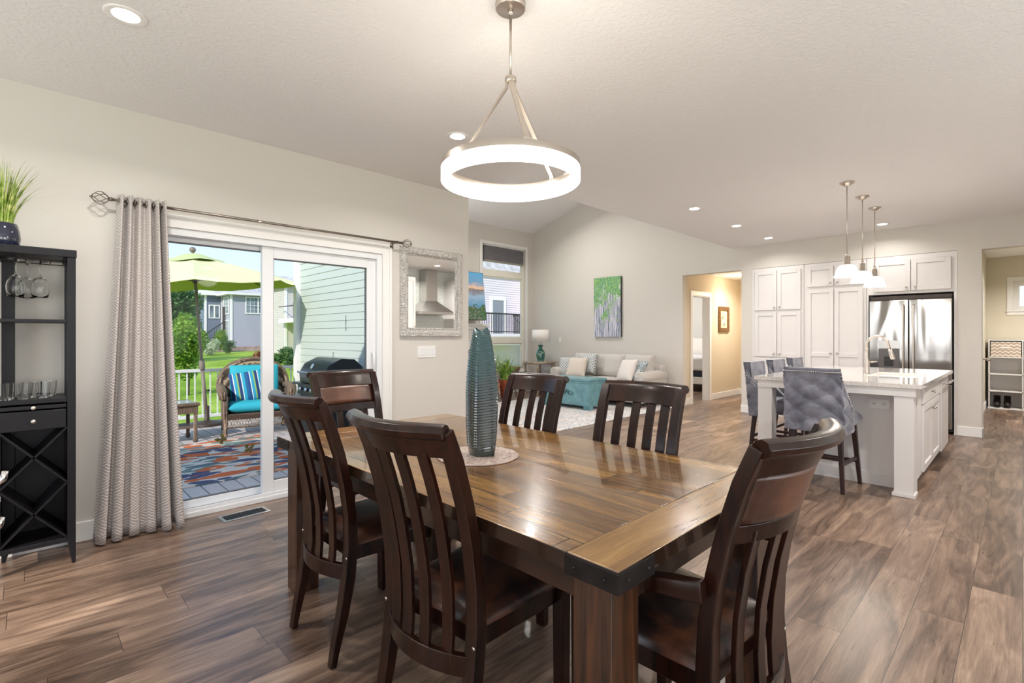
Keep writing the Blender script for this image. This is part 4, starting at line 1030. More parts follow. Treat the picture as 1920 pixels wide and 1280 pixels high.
for s in (-1, 1):
    y = s*(SW/2-.1)
    g = G(); g.box(-.44, .4, y-.085, y+.085, .1, .52)
    g.tube([(-.44, y, .535), (.415, y, .535)], .105, 20); g.obj('arm', M['linen'], sf, smooth=False, bevel=.02, seg=3)
wS = (SW-.4)/3
for i in range(3):
    y = (i-1)*wS
    G().pillow(.66, wS-.008, .19, 14, 8, Matrix.Translation((.1, y, .385))).obj('seat_cushion', M['linen'], sf, smooth=True)
    G().pillow(.46, wS+.04, .24, 14, 5, Matrix.Translation((-.2, y*1.04, .69)) @ Matrix.Rotation(rad(76), 4, 'Y')).obj('back_cushion', M['linen'], sf, smooth=True)
for x in (-.36, .34):
    for y in (-SW/2+.12, SW/2-.12): G().lathe([(0, 0), (.03, 0), (.045, .09), (0, .09)], 16, (x, y, 0)).obj('foot', M['espresso'], sf, smooth=True)
a = N('lattice_pillow_fabric'); sp = a.n('SeparateXYZ'); a.l(a.pos(), sp.inputs[0])
d1_ = a.math('PINGPONG', a.math('ADD', sp.outputs[0], sp.outputs[1]), .028); d2_ = a.math('PINGPONG', a.math('SUBTRACT', sp.outputs[0], sp.outputs[1]), .028)
a.col(a.mix(a.math('LESS_THAN', a.math('MINIMUM', d1_, d2_), .009), srgb(128, 142, 150), srgb(222, 220, 214))); a.p(rough=.9); M['lattice'] = a.m
M['pbeige'] = plain('beige_pillow', srgb(212, 200, 188), .9, bs=.3, bscale=150); M['pwhite'] = plain('ivory_pillow', srgb(224, 216, 210), .9, bs=.3, bscale=60)
a = N('knit_pillow_fabric'); n1 = a.noise(a.pos(), 40, 3, .6, 1); a.col(a.ramp(n1, [(.42, srgb(120, 138, 148)), (.58, srgb(214, 216, 214))])); a.p(rough=.95); a.bump(n1, .6, .02); M['knit'] = a.m
PL = [('lattice', (7.93, 6.47, .665), .42, 65, 20, 'blue grey lattice throw pillow in the left corner of sofa'), ('pbeige', (7.80, 6.17, .66), .43, 62, 8, 'beige square throw pillow at left side of the sofa'),
      ('lattice', (8.0, 6.05, .735), .40, 70, -4, 'patterned throw pillow peeking out behind the beige one'),
      ('pwhite', (7.74, 4.98, .665), .42, 66, -20, 'ivory round-cornered throw pillow at right side of sofa'), ('knit', (7.86, 4.83, .675), .40, 52, -38, 'blue and white knitted throw pillow in the right corner of sofa')]
for mt, p, sz, tl, yw, lb in PL:
    g = G(); g.pillow(sz, sz, .15, 16, 3.0, None, .10)
    o = g.obj('throw_pillow', M[mt], None, smooth=True); o.location = p
    o.rotation_euler = (Matrix.Rotation(rad(yw), 4, 'Z') @ Matrix.Rotation(rad(180), 4, 'Z') @ Matrix.Rotation(rad(tl), 4, 'Y') @ Matrix.Rotation(rad(3), 4, 'Z')).to_euler()
    tag(o, lb, 'pillow', 'throw pillows on the sofa')
# painting
a = N('aspen_canvas'); sp = a.n('SeparateXYZ'); a.l(a.pos(), sp.inputs[0]); Yc, Zc = sp.outputs[1], sp.outputs[2]
tr1 = a.noise(a.mapped('obj', (1, 42, 1.2)), 1.5, 3, .6, .6)
bgc = a.ramp(a.noise(a.mapped('obj', (1, 60, 6)), 1, 4, .6), [(.35, srgb(70, 90, 110)), (.5, srgb(130, 140, 160)), (.65, srgb(176, 170, 190))])
c = a.mix(a.ramp(tr1, [(.5, (0, 0, 0)), (.56, (1, 1, 1))]), bgc, srgb(224, 222, 232))
lf = a.noise(a.pos(), 5.5, 3, .6, .5); lff = a.noise(a.pos(), 55, 3, .7)
gr = a.ramp(lff, [(.38, srgb(58, 112, 118)), (.5, srgb(104, 166, 112)), (.64, srgb(178, 206, 92))])
mk = a.math('ADD', a.math('MULTIPLY', a.math('SUBTRACT', lf, .5), 2.4), a.math('ADD', a.math('ADD', a.math('MULTIPLY', Zc, 1.0), .08), a.math('MULTIPLY', a.math('SUBTRACT', lff, .5), 1.6)))
a.col(a.mix(a.ramp(mk, [(.02, (0, 0, 0)), (.28, (1, 1, 1))]), c, gr)); a.p(rough=.6); M['aspen'] = a.m
pt = thing('canvas_painting', 'tall green and lilac birch forest canvas on far wall above the sofa', 'painting', (XF, 5.977, 1.88))
G().box(-.046, -.045+.044, -.328, .328, -.615, .615).obj('canvas_edge', plain('dark_canvas_edge', srgb(60, 64, 58), .7), pt)
G().box(-.0475, -.0462, -.328, .328, -.615, .615).obj('painted_face', M['aspen'], pt)
# wall outlet behind lamp
o = G().box(-.006, 0, -.035, .035, -.06, .06).obj('wall_switch', M['white'], None, bevel=.002); o.location = (XF, 7.27, 1.2); tag(o, 'small white switch plate on far wall right of the table lamp', 'light switch')
# side table with lamp
wd2 = wood('weathered_wood', srgb(150, 132, 112), srgb(196, 182, 160), 'x', .6, 0); M['weathered'] = wd2
tb2 = thing('side_table', 'weathered wood side table with scrolled corners beside the sofa', 'table', (8.15, 7.5, 0))
P = [(-.34, -.13), (-.24, -.24), (.3, -.24), (.36, -.13), (.36, .16), (.26, .30), (-.22, .30), (-.34, .16)]
G().prism(P, 'z', .685, .72).obj('tabletop', wd2, tb2, bevel=.005); G().prism([(x*.9, y*.9) for x, y in P], 'z', .665, .685).obj('apron', wd2, tb2, bevel=.003)
for x, y in ((-.24, -.18), (.24, -.18), (-.24, .2), (.24, .2)):
    G().sweep([(x, y, 0), (x*.9, y*.9, .2), (x*.95, y*.95, .45), (x, y, .665)], [(-.02, -.02), (.02, -.02), (.02, .02), (-.02, .02)], (0, 1, 0)).obj('leg', wd2, tb2, bevel=.004)
for x, y in ((-.24, -.18), (.24, -.18), (-.24, .2)):
    d = Vector((x, y, 0)).normalized(); c_ = Vector((x, y, .615))+d*.03
    G().tube([c_+d*.035*cos(t)+Vector((0, 0, .045*sin(t))) for t in [i*pi/8 for i in range(-3, 9)]], .012, 8).obj('scroll', wd2, tb2, smooth=True)
G().box(-.2, .2, -.15, .15, .14, .165).obj('lower_shelf', wd2, tb2, bevel=.004)
lm = thing('table_lamp', 'green ceramic table lamp with white drum shade on side table', 'lamp', (8.15, 7.46, .72))
a = N('green_pierced_glaze'); vo = a.n('TexVoronoi'); vo.inputs['Scale'].default_value = 28; a.l(a.pos(), vo.inputs['Vector'])
sp = a.n('SeparateXYZ'); a.l(a.pos(), sp.inputs[0]); inb = a.math('MULTIPLY', a.math('GREATER_THAN', sp.outputs[2], .09), a.math('LESS_THAN', sp.outputs[2], .23))
a.col(a.mix(a.math('MULTIPLY', inb, a.math('LESS_THAN', vo.outputs[0], .38)), srgb(28, 104, 92), srgb(190, 200, 190))); a.p(rough=.12, coat=1); M['lampgreen'] = a.m
G().lathe([(0, 0), (.075, 0), (.078, .015), (.068, .03), (.085, .06), (.105, .13), (.102, .2), (.075, .25), (.045, .275), (.042, .32), (.06, .35), (.062, .36), (.03, .37), (0, .37)], 32).obj('lamp_body', M['lampgreen'], lm, smooth=True)
G().tube([(0, 0, .36), (0, 0, .72)], .006, 8).ball((0, 0, .735), .014).obj('harp_stem', M['nickel'], lm, smooth=True)
a = N('lamp_shade_fabric'); a.col(srgb(236, 230, 224)); a.p(rough=.9); a.b.inputs['Subsurface Weight'].default_value = 0; M['shade'] = a.m
G().lathe([(.205, .435), (.175, .70)], 40).obj('lamp_shade', M['shade'], lm, smooth=True, solid=.004)
# chest
a = N('teal_paint'); n1 = a.noise(a.pos(), 8, 4); a.col(a.ramp(n1, [(.35, srgb(92, 138, 146)), (.65, srgb(112, 158, 166))])); a.p(rough=.4, coat=.2); M['teal'] = a.m
cs = thing('storage_chest', 'teal painted wooden chest used as coffee table on the rug', 'chest', (7.1, 5.655, .0125))
G().box(-.235, .235, -.5, .5, .06, .455).obj('body', M['teal'], cs, bevel=.004)
g = G(); g.box(-.25, .25, -.515, .515, .455, .475); g.box(-.243, .243, -.508, .508, .475, .49); g.box(-.255, .255, -.52, .52, .49, .53); g.obj('lid', M['teal'], cs, bevel=.006, seg=3)
g = G(); g.box(-.245, .245, -.51, .51, .085, .115); g.obj('base_moulding', M['teal'], cs, bevel=.005)
for x in (-.2, .2):
    for y in (-.45, .45):
        g = G(); g.box(x-.05, x+.05, y-.065, y+.065, 0, .085)
        for k in range(6): g.tube([(x-.052, y-.055+k*.022, .005), (x-.052, y-.055+k*.022, .08)], .008, 8)
        g.obj('fluted_foot', M['teal'], cs, smooth=False, bevel=.002)
g = G()
for k in range(5): a_ = -pi/2+k*pi/4; g.ball((-.237, .0+.045*cos(a_+pi/2), .26+.045*sin(a_+pi/2)), .03, 8, (.2, .5+.5*abs(cos(a_)), 1))
for s in (-1, 1): g.tube([(-.238, s*.02, .26), (-.24, s*.1, .30), (-.24, s*.15, .26), (-.24, s*.1, .23), (-.24, s*.07, .25)], .006, 6)
g.obj('carved_ornament', plain('teal_shadow', srgb(58, 92, 98), .5), cs, smooth=True)  # ornament coloured a darker teal than the chest body
# tv, mantel, fireplace
tv = thing('television', 'flat television showing a sunset lake picture, on the living room window wall', 'television', (6.15, 7.9, 2.1)); tv.rotation_euler = (rad(-7), 0, 0)
G().box(-.74, .70, -.05, .0, -.5, .5).obj('tv_case', M['blackp'], tv, bevel=.004); G().box(-.15, .15, .0, .22, -.12, .12).obj('wall_mount', M['blackp'], tv)
a = N('lake_picture'); sp = a.n('SeparateXYZ'); a.l(a.pos(), sp.inputs[0]); n1 = a.noise(a.mapped('obj', (2, 1, 6)), 2, 5, .6); n2 = a.noise(a.pos(), 30, 4, .7); n3 = a.noise(a.pos(), 5, 3)
zz = a.math('ADD', sp.outputs[2], a.math('MULTIPLY', a.math('SUBTRACT', n1, .5), .25))
ca = a.ramp(a.math('ADD', zz, .5), [(.0, srgb(50, 90, 60)), (.3, srgb(90, 140, 170)), (.5, srgb(150, 175, 195)), (.6, srgb(120, 110, 110)), (.68, srgb(236, 190, 150)), (.78, srgb(110, 150, 180)), (1, srgb(80, 160, 200))])
fg = a.ramp(n2, [(.4, srgb(34, 66, 40)), (.55, srgb(72, 112, 60)), (.66, srgb(168, 110, 160))])
mk = a.math('GREATER_THAN', a.math('SUBTRACT', a.math('ADD', a.math('MULTIPLY', n3, .5), -.42), sp.outputs[2]), .0)
ccc = a.mix(mk, ca, fg); t = a.b; t.inputs['Base Color'].default_value = (.02, .02, .02, 1); a.l(ccc, t.inputs['Emission Color']); a.p(es=.75, rough=.2)
G().box(-.73, .69, -.0515, -.0505, -.49, .49).obj('screen', a.m, tv)
fp = thing('fireplace', 'white fireplace surround with mantel shelf under the television', 'fireplace', (6.05, LY, 0))
G().box(-.98, 1.0, -.2, 0, 1.49, 1.54).obj('mantel_shelf', M['white'], fp, bevel=.006)
g = G(); g.box(-.9, -.55, -.12, 0, .0, 1.42); g.box(.55, .9, -.12, 0, .0, 1.42); g.box(-.55, .55, -.12, 0, 1.0, 1.42); g.box(-.94, .95, -.16, 0, 1.42, 1.49); g.obj('surround', M['white'], fp, bevel=.004)
G().box(-.55, .55, -.06, 0, .0, 1.0).obj('firebox', M['black'], fp)
# window shade
sh = thing('cellular_shade', 'dark grey cellular shade raised at top of tall living room window', 'window shade', (7.655, LY+.02, 3.24))
a = N('grey_shade'); a.col(srgb(112, 110, 114)); a.p(rough=.9); M['shadegrey'] = a.m
g = G(); n = 16; P = [(0, .03-0)]; z0 = .0
pf = [(-.02-.012*(i % 2), -.30+i*.0206) for i in range(16)]+[(.02+.012*(i % 2), -.30+i*.0206) for i in range(15, -1, -1)]
g.prism([(y, z) for y, z in pf], 'x', -.60, .60); g.obj('shade_fabric', M['shadegrey'], sh)
G().box(-.60, .60, -.028, .028, -.335, -.30).obj('bottom_rail', plain('taupe_rail', srgb(150, 143, 134), .6), sh, bevel=.004)
G().box(-.60, .60, -.03, .03, .01, .035).obj('head_rail', M['white'], sh, bevel=.003)
# plants by the window
def potted(name, label, loc, pot_prof, potm, seed, h, n, cat='plant'):
    r = thing(name, label, cat, loc)
    G().lathe(pot_prof, 28).obj('pot', potm, r, smooth=True)
    H_ = max(p[1] for p in pot_prof)
    return r, H_
M['terra'] = plain('terracotta', srgb(176, 86, 52), .6, 0, srgb(150, 66, 40), 7); M['tanpot'] = plain('tan_pot', srgb(172, 132, 100), .6, 0, srgb(150, 110, 84), 7)
M['houseleaf'] = None
a = N('house_leaf'); n1 = a.noise(a.pos(), 16, 3); a.col(a.ramp(n1, [(.4, srgb(74, 120, 44)), (.55, srgb(142, 178, 72)), (.68, srgb(220, 226, 140))])); a.p(rough=.45); M['houseleaf'] = a.m
r, H_ = potted('arching_plant', 'arching green spider plant in terracotta pot by living room window', (6.95, 7.30, 0), [(0, 0), (.1, 0), (.13, .2), (.16, .34), (.165, .4), (.15, .4), (.14, .36), (0, .36)], M['terra'], 1, .5, 90)
g = blades(170, .1, .28, .62, .75, .022, 1.8, 5); g.xform(Matrix.Translation((-.02, 0, .36))); g.obj('leaves', M['houseleaf'], r)
r, H_ = potted('floor_plant', 'green plant in tan clay pot mostly hidden behind the green vase', (6.50, 7.25, 0), [(0, 0), (.12, 0), (.15, .2), (.17, .36), (.15, .36), (.14, .33), (0, .33)], M['tanpot'], 2, .5, 60)
g = blades(120, .1, .35, .72, .6, .02, 1.6, 8); g.xform(Matrix.Translation((0, 0, .33))); g.obj('leaves', M['houseleaf'], r)
r = thing('basket_stand', 'shallow wicker basket on scrolled iron stand by the window', 'basket', (7.45, 7.62, 0))
M['wicker'] = plain('tan_wicker', srgb(176, 150, 122), .8, 0, srgb(130, 104, 84), 60, .4, 90)
G().lathe([(0, .5), (.12, .5), (.17, .62), (.18, .63), (.165, .62), (.115, .515), (0, .515)], 24).obj('basket', M['wicker'], r, smooth=True)
g = G()
for k in range(3):
    a_ = k*2*pi/3+.4; d = Vector((cos(a_), sin(a_), 0)); g.tube([d*.14+Vector((0, 0, 0)), d*.09+Vector((0, 0, .15)), d*.04+Vector((0, 0, .3)), d*.12+Vector((0, 0, .5))], .007, 6)
g.obj('iron_stand', M['iron'], r, smooth=True)

# ------------------------------------------------------------ hall picture, bedroom
pf_ = thing('framed_picture', 'small landscape print in ornate gold frame on the tan hall wall', 'picture', (10.39, 4.36, 1.63))
M['gold'] = plain('antique_gold', (.36, .2, .08), .4, .7, (.16, .08, .04), 30, .6, 60)
g = G()
for q in ((-.25, -.17, -.26, .26), (.17, .25, -.26, .26), (-.17, .17, .18, .26), (-.17, .17, -.26, -.18)): g.box(q[0], q[1], -.035, 0, q[2], q[3])
g.obj('picture_frame', M['gold'], pf_, bevel=.008, seg=3)
G().box(-.17, .17, -.012, -.004, -.18, .18).obj('mat_board', plain('cream_mat', srgb(232, 214, 176), .8), pf_)
a = N('print_image'); n1 = a.noise(a.pos(), 9, 4); a.col(a.ramp(n1, [(.35, srgb(96, 110, 96)), (.5, srgb(178, 180, 160)), (.65, srgb(206, 214, 220))])); M['print'] = a.m
G().box(-.09, .09, -.015, -.012, -.13, .13).obj('print', M['print'], pf_)
bd = thing('bed', 'bed with white headboard and dark blanket seen through the hall door', 'bed', (12.0, 5.55, 0))
M['bedwhite'] = plain('white_bedding', srgb(232, 232, 236), .9, bs=.3, bscale=8); M['navyc'] = plain('navy_blanket', srgb(46, 50, 66), .95)
G().box(-1.0, 1.0, -.85, .85, .18, .34).obj('bed_frame', M['white'], bd, bevel=.01)
for x in (-.94, .94):
    for y in (-.8, .8): G().box(x-.03, x+.03, y-.03, y+.03, 0, .18).obj('leg', M['espresso'], bd)
G().box(-.96, .98, -.82, .82, .34, .5).obj('blanket', M['navyc'], bd, bevel=.03, seg=3)
G().box(-.98, .98, -.84, .84, .48, .80).obj('duvet', M['bedwhite'], bd, bevel=.06, seg=4)
G().box(1.0, 1.08, -.86, .86, .1, 1.2).obj('headboard', M['white'], bd, bevel=.02, seg=3)
g = G()
for y in range(60):
    for z in (1.05, 1.15): g.ball((.998, -.83+y*.028, z), .006, 5)
g.obj('nailhead_trim', M['iron'], bd)
for i, (y, lb) in enumerate(((-.25, 'grey pillow standing on the bed, nearest the hall door'), (.3, 'grey pillow standing on the bed, farther from the hall door'))):
    g = G(); g.pillow(.5, .6, .18, 12, 3, None, .08); o = g.obj('bed_pillow', M['shade'] if i else plain('grey_pillow', srgb(196, 200, 206), .9), None, smooth=True); o.location = (12.72, 5.55+y*1.3, 1.0); o.rotation_euler = (0, rad(-72), rad(4)); tag(o, lb, 'pillow')
point('bedroom_lamp', (11, 6.5, 2.3), 60, .2, (1, .97, .93))
G_ = downlight((10.3, 3.6, 2.499), 'recessed ceiling light in the hall, hidden behind the opening', 22); 
point('hall_lamp', (10.2, 3.95, 2.2), 7, .12, (1, .86, .66))

# ------------------------------------------------------------ mudroom
cb_ = thing('cube_shelf', 'white four-row cube organizer in the mudroom', 'shelf', (12.45, -.09, 0)); 
cw = .42; chh = .30; y1 = .51; 
g = G(); g.box(-.2, .2, y1-3*cw-.02, y1+.02, .0, .02)
for k in range(1, 5): g.box(-.2, .2, y1-3*cw-.01, y1+.01, k*chh-.0, k*chh+.016)
g.obj('shelf_boards', M['white'], cb_)
g = G()
for k in range(4): g.box(-.2, .2, y1-k*cw-.008, y1-k*cw+.008, .02, 4*chh)
g.obj('uprights', M['white'], cb_)
G().box(.19, .2, y1-3*cw, y1, .02, 4*chh).obj('back_panel', M['cab'], cb_)
a = N('chevron_fabric'); sp = a.n('SeparateXYZ'); a.l(a.pos(), sp.inputs[0]); zz = a.math('ADD', sp.outputs[2], a.math('MULTIPLY', a.math('PINGPONG', sp.outputs[1], .035), .8))
a.col(a.mix(a.math('GREATER_THAN', a.math('FRACT', a.math('MULTIPLY', zz, 17)), .5), srgb(176, 158, 142), srgb(222, 212, 200))); a.p(rough=.9); M['chev'] = a.m
a = N('dotted_fabric'); vo = a.n('TexVoronoi'); vo.inputs['Scale'].default_value = 11; vo.inputs['Randomness'].default_value = 0.1; a.l(a.pos(), vo.inputs['Vector'])
a.col(a.mix(a.math('LESS_THAN', vo.outputs[0], .33), srgb(48, 52, 76), srgb(140, 146, 168))); a.p(rough=.9); M['dots'] = a.m
M['navyfab'] = plain('navy_fabric', srgb(38, 42, 78), .9)
for (k, row, mt, lb) in ((0, 3, 'chev', 'beige chevron fabric bin in top left cube of the shelf'), (1, 3, 'dots', 'navy dotted fabric bin in the top row beside the chevron bin'), (1, 2, 'navyfab', 'plain navy fabric bin in the cube under the dotted bin')):
    yc = -.09+y1-cw*(k+.5); b_ = thing('fabric_bin', lb, 'storage bin', (12.43, yc, row*chh+.0165))
    G().box(-.17, .17, -.19, .19, 0, .265).obj('bin_body', M[mt], b_, bevel=.008)
    G().box(-.176, -.17, -.07, .07, .15, .175).obj('handle', M['shade'] if mt != 'navyfab' else M['navyc'], b_, bevel=.002)
M['boot'] = plain('dark_boot_leather', (.02, .013, .011), .45)
def boot(loc, rz, label, h=.2):
    r = thing('boot', label, 'boot', loc, rz, 'dark boots in the cube shelf')
    pts = [(-.02, 0, h), (-.02, 0, h*.6), (-.01, 0, .09), (.05, 0, .055), (.11, 0, .045), (.15, 0, .035)]
    G().tube(pts, [.045, .043, .05, .047, .044, .025], 14).obj('upper', M['boot'], r, smooth=True)
    G().prism([(-.07, -.035), (.1, -.045), (.16, -.03), (.175, 0), (.16, .03), (.1, .045), (-.07, .035)], 'z', 0, .02).obj('sole', M['blackp'], r, bevel=.003)
    return r
for i, (y, z, lb) in enumerate(((.32, .0205, 'dark leather boot in the bottom left cube, left of the pair'), (.19, .0205, 'dark leather boot in the bottom left cube, right of the pair'), (-.14, .317, 'dark boot in second cube from bottom, beside the empty cube'))):
    boot((12.42, y, z), pi, lb, .2)
downlight((11.0, -.5, 2.719), 'recessed ceiling light in the mudroom, out of view', 46)
# ------------------------------------------------------------ outdoors
def siding(name, p0, p1, z0, z1, out, mat, parent=None, ex=.105, step=.009):
    """lap siding between plan points p0,p1; out = outward normal"""
    g = G(); p0 = Vector((*p0, 0)); p1 = Vector((*p1, 0)); o = Vector((*out, 0)); n = max(1, int(round((z1-z0)/ex))); e_ = (z1-z0)/n
    for i in range(n):
        a_, b = z0+i*e_, z0+(i+1)*e_; A = o*step; Bq = o*.001
        g.quad(p0+A+Vector((0, 0, a_)), p1+A+Vector((0, 0, a_)), p1+Bq+Vector((0, 0, b)), p0+Bq+Vector((0, 0, b)))
        g.quad(p0+Bq*0+Vector((0, 0, a_)), p1+Bq*0+Vector((0, 0, a_)), p1+A+Vector((0, 0, a_)), p0+A+Vector((0, 0, a_)))
    g.quad(p0-o*.02+Vector((0, 0, z0)), p1-o*.02+Vector((0, 0, z0)), p1-o*.02+Vector((0, 0, z1)), p0-o*.02+Vector((0, 0, z1)))
    return g.obj(name, mat, parent)
M['sage'] = plain('sage_siding', srgb(190, 198, 190), .6)
st(siding('wall_exterior_side', (3.2, DW+.15), (3.2, LY+.15), -.6, 4.45, (-1, 0), M['sage']))
g = G()
for (y, z, ) in ((5.0, 1.65), (5.6, 1.02), (5.2, .6), (6.6, 1.96), (6.9, .5), (6.3, 1.2), (7.4, .81), (5.5, .18), (7.0, 1.44), (5.9, .39), (6.1, .72)): g.box(3.183, 3.192, y, y+.004, z-.6+.0, z-.6+.21)
st(g.obj('trim_6', plain('siding_joint', srgb(120, 130, 122), .7)))
st(G().box(3.13, 3.26, LY+.13, LY+.26, -.6, 4.45).obj('trim_7', M['white'], bevel=.004))
st(siding('wall_exterior_left', (-2.55, DW+.15), (.48, DW+.15), -.6, 3.0, (0, 1), M['sage']))
st(siding('wall_exterior_above_door', (.48, DW+.15), (3.2, DW+.15), 2.14, 3.0, (0, 1), M['sage']))
st(G().box(.48, .58, DW+.15, DW+.17, -.1, 2.14).box(2.33, 2.43, DW+.15, DW+.17, -.1, 2.14).box(.58, 2.33, DW+.15, DW+.17, 2.03, 2.14).obj('trim_8', M['white']))
st(siding('wall_exterior_by_door', (2.43, DW+.15), (3.2, DW+.15), -.12, 2.14, (0, 1), M['sage']))
st(G().box(-2.9, 3.2, -2.9, 4.55, 3.0, 3.12).obj('roof_flat', plain('roof_shingle', srgb(120, 112, 104), .9)))  # unseen roof slab added with an overhang to shade the deck
st(G().box(3.25, 3.6, 8.26, 8.3, 2.4, 2.9).box(3.19, 3.196, 6.0, 6.6, 2.4, 2.5).obj('trim_9', M['white']))
# lawn
def gz(x, y):
    t = .698*x+.716*y
    return -.62+.0172*max(0, t-10)*(1 if t < 60 else 60/t)
a = N('lawn_grass'); n1 = a.noise(a.mapped('world', (1, 1, 1)), .35, 3); n2 = a.noise(a.pos('world'), 9, 5, .7)
a.col(a.ramp(a.math('ADD', a.math('MULTIPLY', n1, .5), a.math('MULTIPLY', n2, .5)), [(.38, srgb(104, 138, 40)), (.5, srgb(146, 174, 58)), (.62, srgb(184, 202, 92))])); a.p(rough=.9, spec=.1); a.bump(n2, .6, .05); M['lawn'] = a.m
g = G(); g.grid(lambda u, v: ((lambda x, y: (x, y, gz(x, y)))(-60+170*u, -40+170*v)), 85, 85); o = g.obj('lawn', M['lawn'], None, smooth=True); st(o)
# deck
DZ = -.12
M['deck'] = planks('deck_boards', 'y', .145, 4.2, [srgb(170, 160, 160), srgb(190, 180, 178), srgb(206, 198, 194)], .55, .7, 'world', (.02, .018, .016), 0, .008, .2)
st(G().box(-3, 3.19, 4.26, 9.42, DZ-.04, DZ).box(3.19, 4.6, 8.27, 9.42, DZ-.04, DZ).obj('deck_floor', M['deck']))
st(G().box(-3, 4.6, 9.40, 9.43, -.6, DZ).box(-3, -2.9, 4.3, 9.4, -.6, DZ-.04).obj('deck_skirt', M['white']))
rl = thing('deck_railing', 'white vinyl deck railing with thin balusters and capped posts', 'railing', (.6, 9.35, DZ)); rh = .865
def rr(g, x0, x1, y0, y1, z0, z1): return g.box(x0-.6, x1-.6, y0-9.35, y1-9.35, z0, z1)
rr(G(), -2.9, 4.5, 9.32, 9.38, rh-.05, rh).obj('top_rail', M['vinyl'], rl, bevel=.006)
rr(G(), -2.9, 4.5, 9.325, 9.375, .07, .12).obj('bottom_rail', M['vinyl'], rl, bevel=.004)
for px_ in (-2.85, .55-.35, 2.52, 4.45):
    g = G(); rr(g, px_-.05, px_+.05, 9.30, 9.40, 0, rh+.06); rr(g, px_-.065, px_+.065, 9.285, 9.415, rh+.06, rh+.085)
    g.bm.verts.ensure_lookup_table(); A = Vector((px_-.6, 0, rh+.12)); q = [(px_-.6-.055, -.055), (px_-.6+.055, -.055), (px_-.6+.055, .055), (px_-.6-.055, .055)]
    vv = [g.bm.verts.new((x, y, rh+.085)) for x, y in q]; t = g.bm.verts.new(A)
    for i in range(4): g.bm.faces.new((vv[i], vv[(i+1) % 4], t))
    g.obj('post', M['vinyl'], rl)
nb = 0; x = -2.7
while x < 4.4 and nb < 90:
    if all(abs(x-p) > .07 for p in (-2.85, .2, 2.52, 4.45)):
        if x > .3: rr(G(), x-.009, x+.009, 9.341, 9.359, .12, rh-.05).obj('baluster', M['vinyl'], rl); nb += 1
    x += .108
# outdoor rug
a = N('outdoor_rug_print'); mp = a.mapped('obj', (1.0, 2.0, 1)); vo = a.n('TexVoronoi', feature='F1'); vo.inputs['Scale'].default_value = 3.9; vo.inputs['Randomness'].default_value = .8
wn_ = a.n('VectorMath', operation='ADD'); nz = a.n('TexNoise'); nz.inputs['Scale'].default_value = 1.1; a.l(mp, nz.inputs['Vector']); sc_ = a.n('VectorMath', operation='SCALE'); a.l(nz.outputs[1], sc_.inputs[0]); sc_.inputs['Scale'].default_value = .9
a.l(mp, wn_.inputs[0]); a.l(sc_.outputs[0], wn_.inputs[1]); a.l(wn_.outputs[0], vo.inputs['Vector'])
pick = a.n('SeparateColor'); a.l(vo.outputs['Color'], pick.inputs[0])
ob = a.ramp(pick.outputs[0], [(0, srgb(196, 96, 48)), (.42, srgb(180, 104, 72)), (.43, srgb(88, 104, 112)), (.62, srgb(126, 140, 118)), (.63, srgb(70, 74, 104)), (.78, srgb(206, 120, 60)), (.79, srgb(110, 128, 120))], 'CONSTANT')
bgc = srgb(208, 194, 182); d_ = vo.outputs['Distance']
c = a.mix(a.math('LESS_THAN', d_, .58), bgc, ob); c2 = a.mix(a.math('MULTIPLY', a.math('LESS_THAN', d_, .17), a.math('GREATER_THAN', pick.outputs[1], .55)), c, bgc)
a.col(c2); a.p(rough=.95); a.bump(a.noise(a.pos(), 300, 2), .3, .003); M['orug'] = a.m
o = G().box(-1.34, 1.34, -1.08, 1.08, 0, .008).obj('outdoor_rug', M['orug'], None); o.location = (1.04, 6.45, DZ+.0005); tag(o, 'orange, teal and grey leaf patterned rug on the deck', 'rug')
# wicker armchair
a = N('brown_wicker'); br = a.n('TexBrick'); a.l(a.mapped('obj', (28, 28, 28)), br.inputs[0]); 
wv = a.n('TexWave'); wv.inputs['Scale'].default_value = 26; wv.inputs['Distortion'].default_value = 2.5; a.l(a.pos(), wv.inputs['Vector']); n1 = a.noise(a.pos(), 60, 3)
a.col(a.ramp(a.math('ADD', a.math('MULTIPLY', wv.outputs[1], .5), a.math('MULTIPLY', n1, .5)), [(.3, srgb(66, 48, 38)), (.5, srgb(122, 98, 80)), (.72, srgb(172, 148, 124))])); a.p(rough=.6); a.bump(wv.outputs[1], .8, .01); M['owick'] = a.m
wc = thing('wicker_armchair', 'brown wicker patio armchair with rounded back on the deck', 'chair', (2.43, 7.93, DZ), rad(-102))  # faces +x
W_ = M['owick']
g = G(); ps = []
for i in range(25):
    t = pi*i/24; ps.append((-.36-.02*sin(t), .46*cos(t)*(1 if abs(cos(t)) < .99 else 1), .62+.42*sin(t)**.8))
ps = [(-.30, .40, .5)]+ps+[(-.30, -.40, .5)]
g.tube(ps, .045, 12); g.obj('back_rim', W_, wc, smooth=True)
def bk(u, v):
    y = (u*2-1)*.44; zt3 = .62+.40*max(0, 1-(y/.46)**2)**.4; return (-.36+.05*(1-v), y*(.85+.15*v), .3+(zt3-.3)*v)
g = G(); g.grid(bk, 24, 16); g.obj('back_panel', W_, wc, smooth=True, solid=.03)
for s in (-1, 1):
    g = G(); g.tube([(-.36, s*.42, .62), (-.2, s*.45, .655), (.1, s*.455, .655), (.27, s*.45, .645), (.335, s*.44, .60), (.34, s*.435, .52)], [.05, .055, .06, .065, .06, .045], 12); g.obj('arm', W_, wc, smooth=True)
    G().box(-.32, .31, s*.43-.012, s*.43+.012, .30, .62).obj('side_panel', W_, wc)
    for x in (-.33, .33): G().lathe([(0, 0), (.026, 0), (.03, .03), (.026, .05), (.033, .3), (.036, .56), (0, .56)], 12, (x, s*.41, 0)).obj('leg', W_, wc, smooth=True)
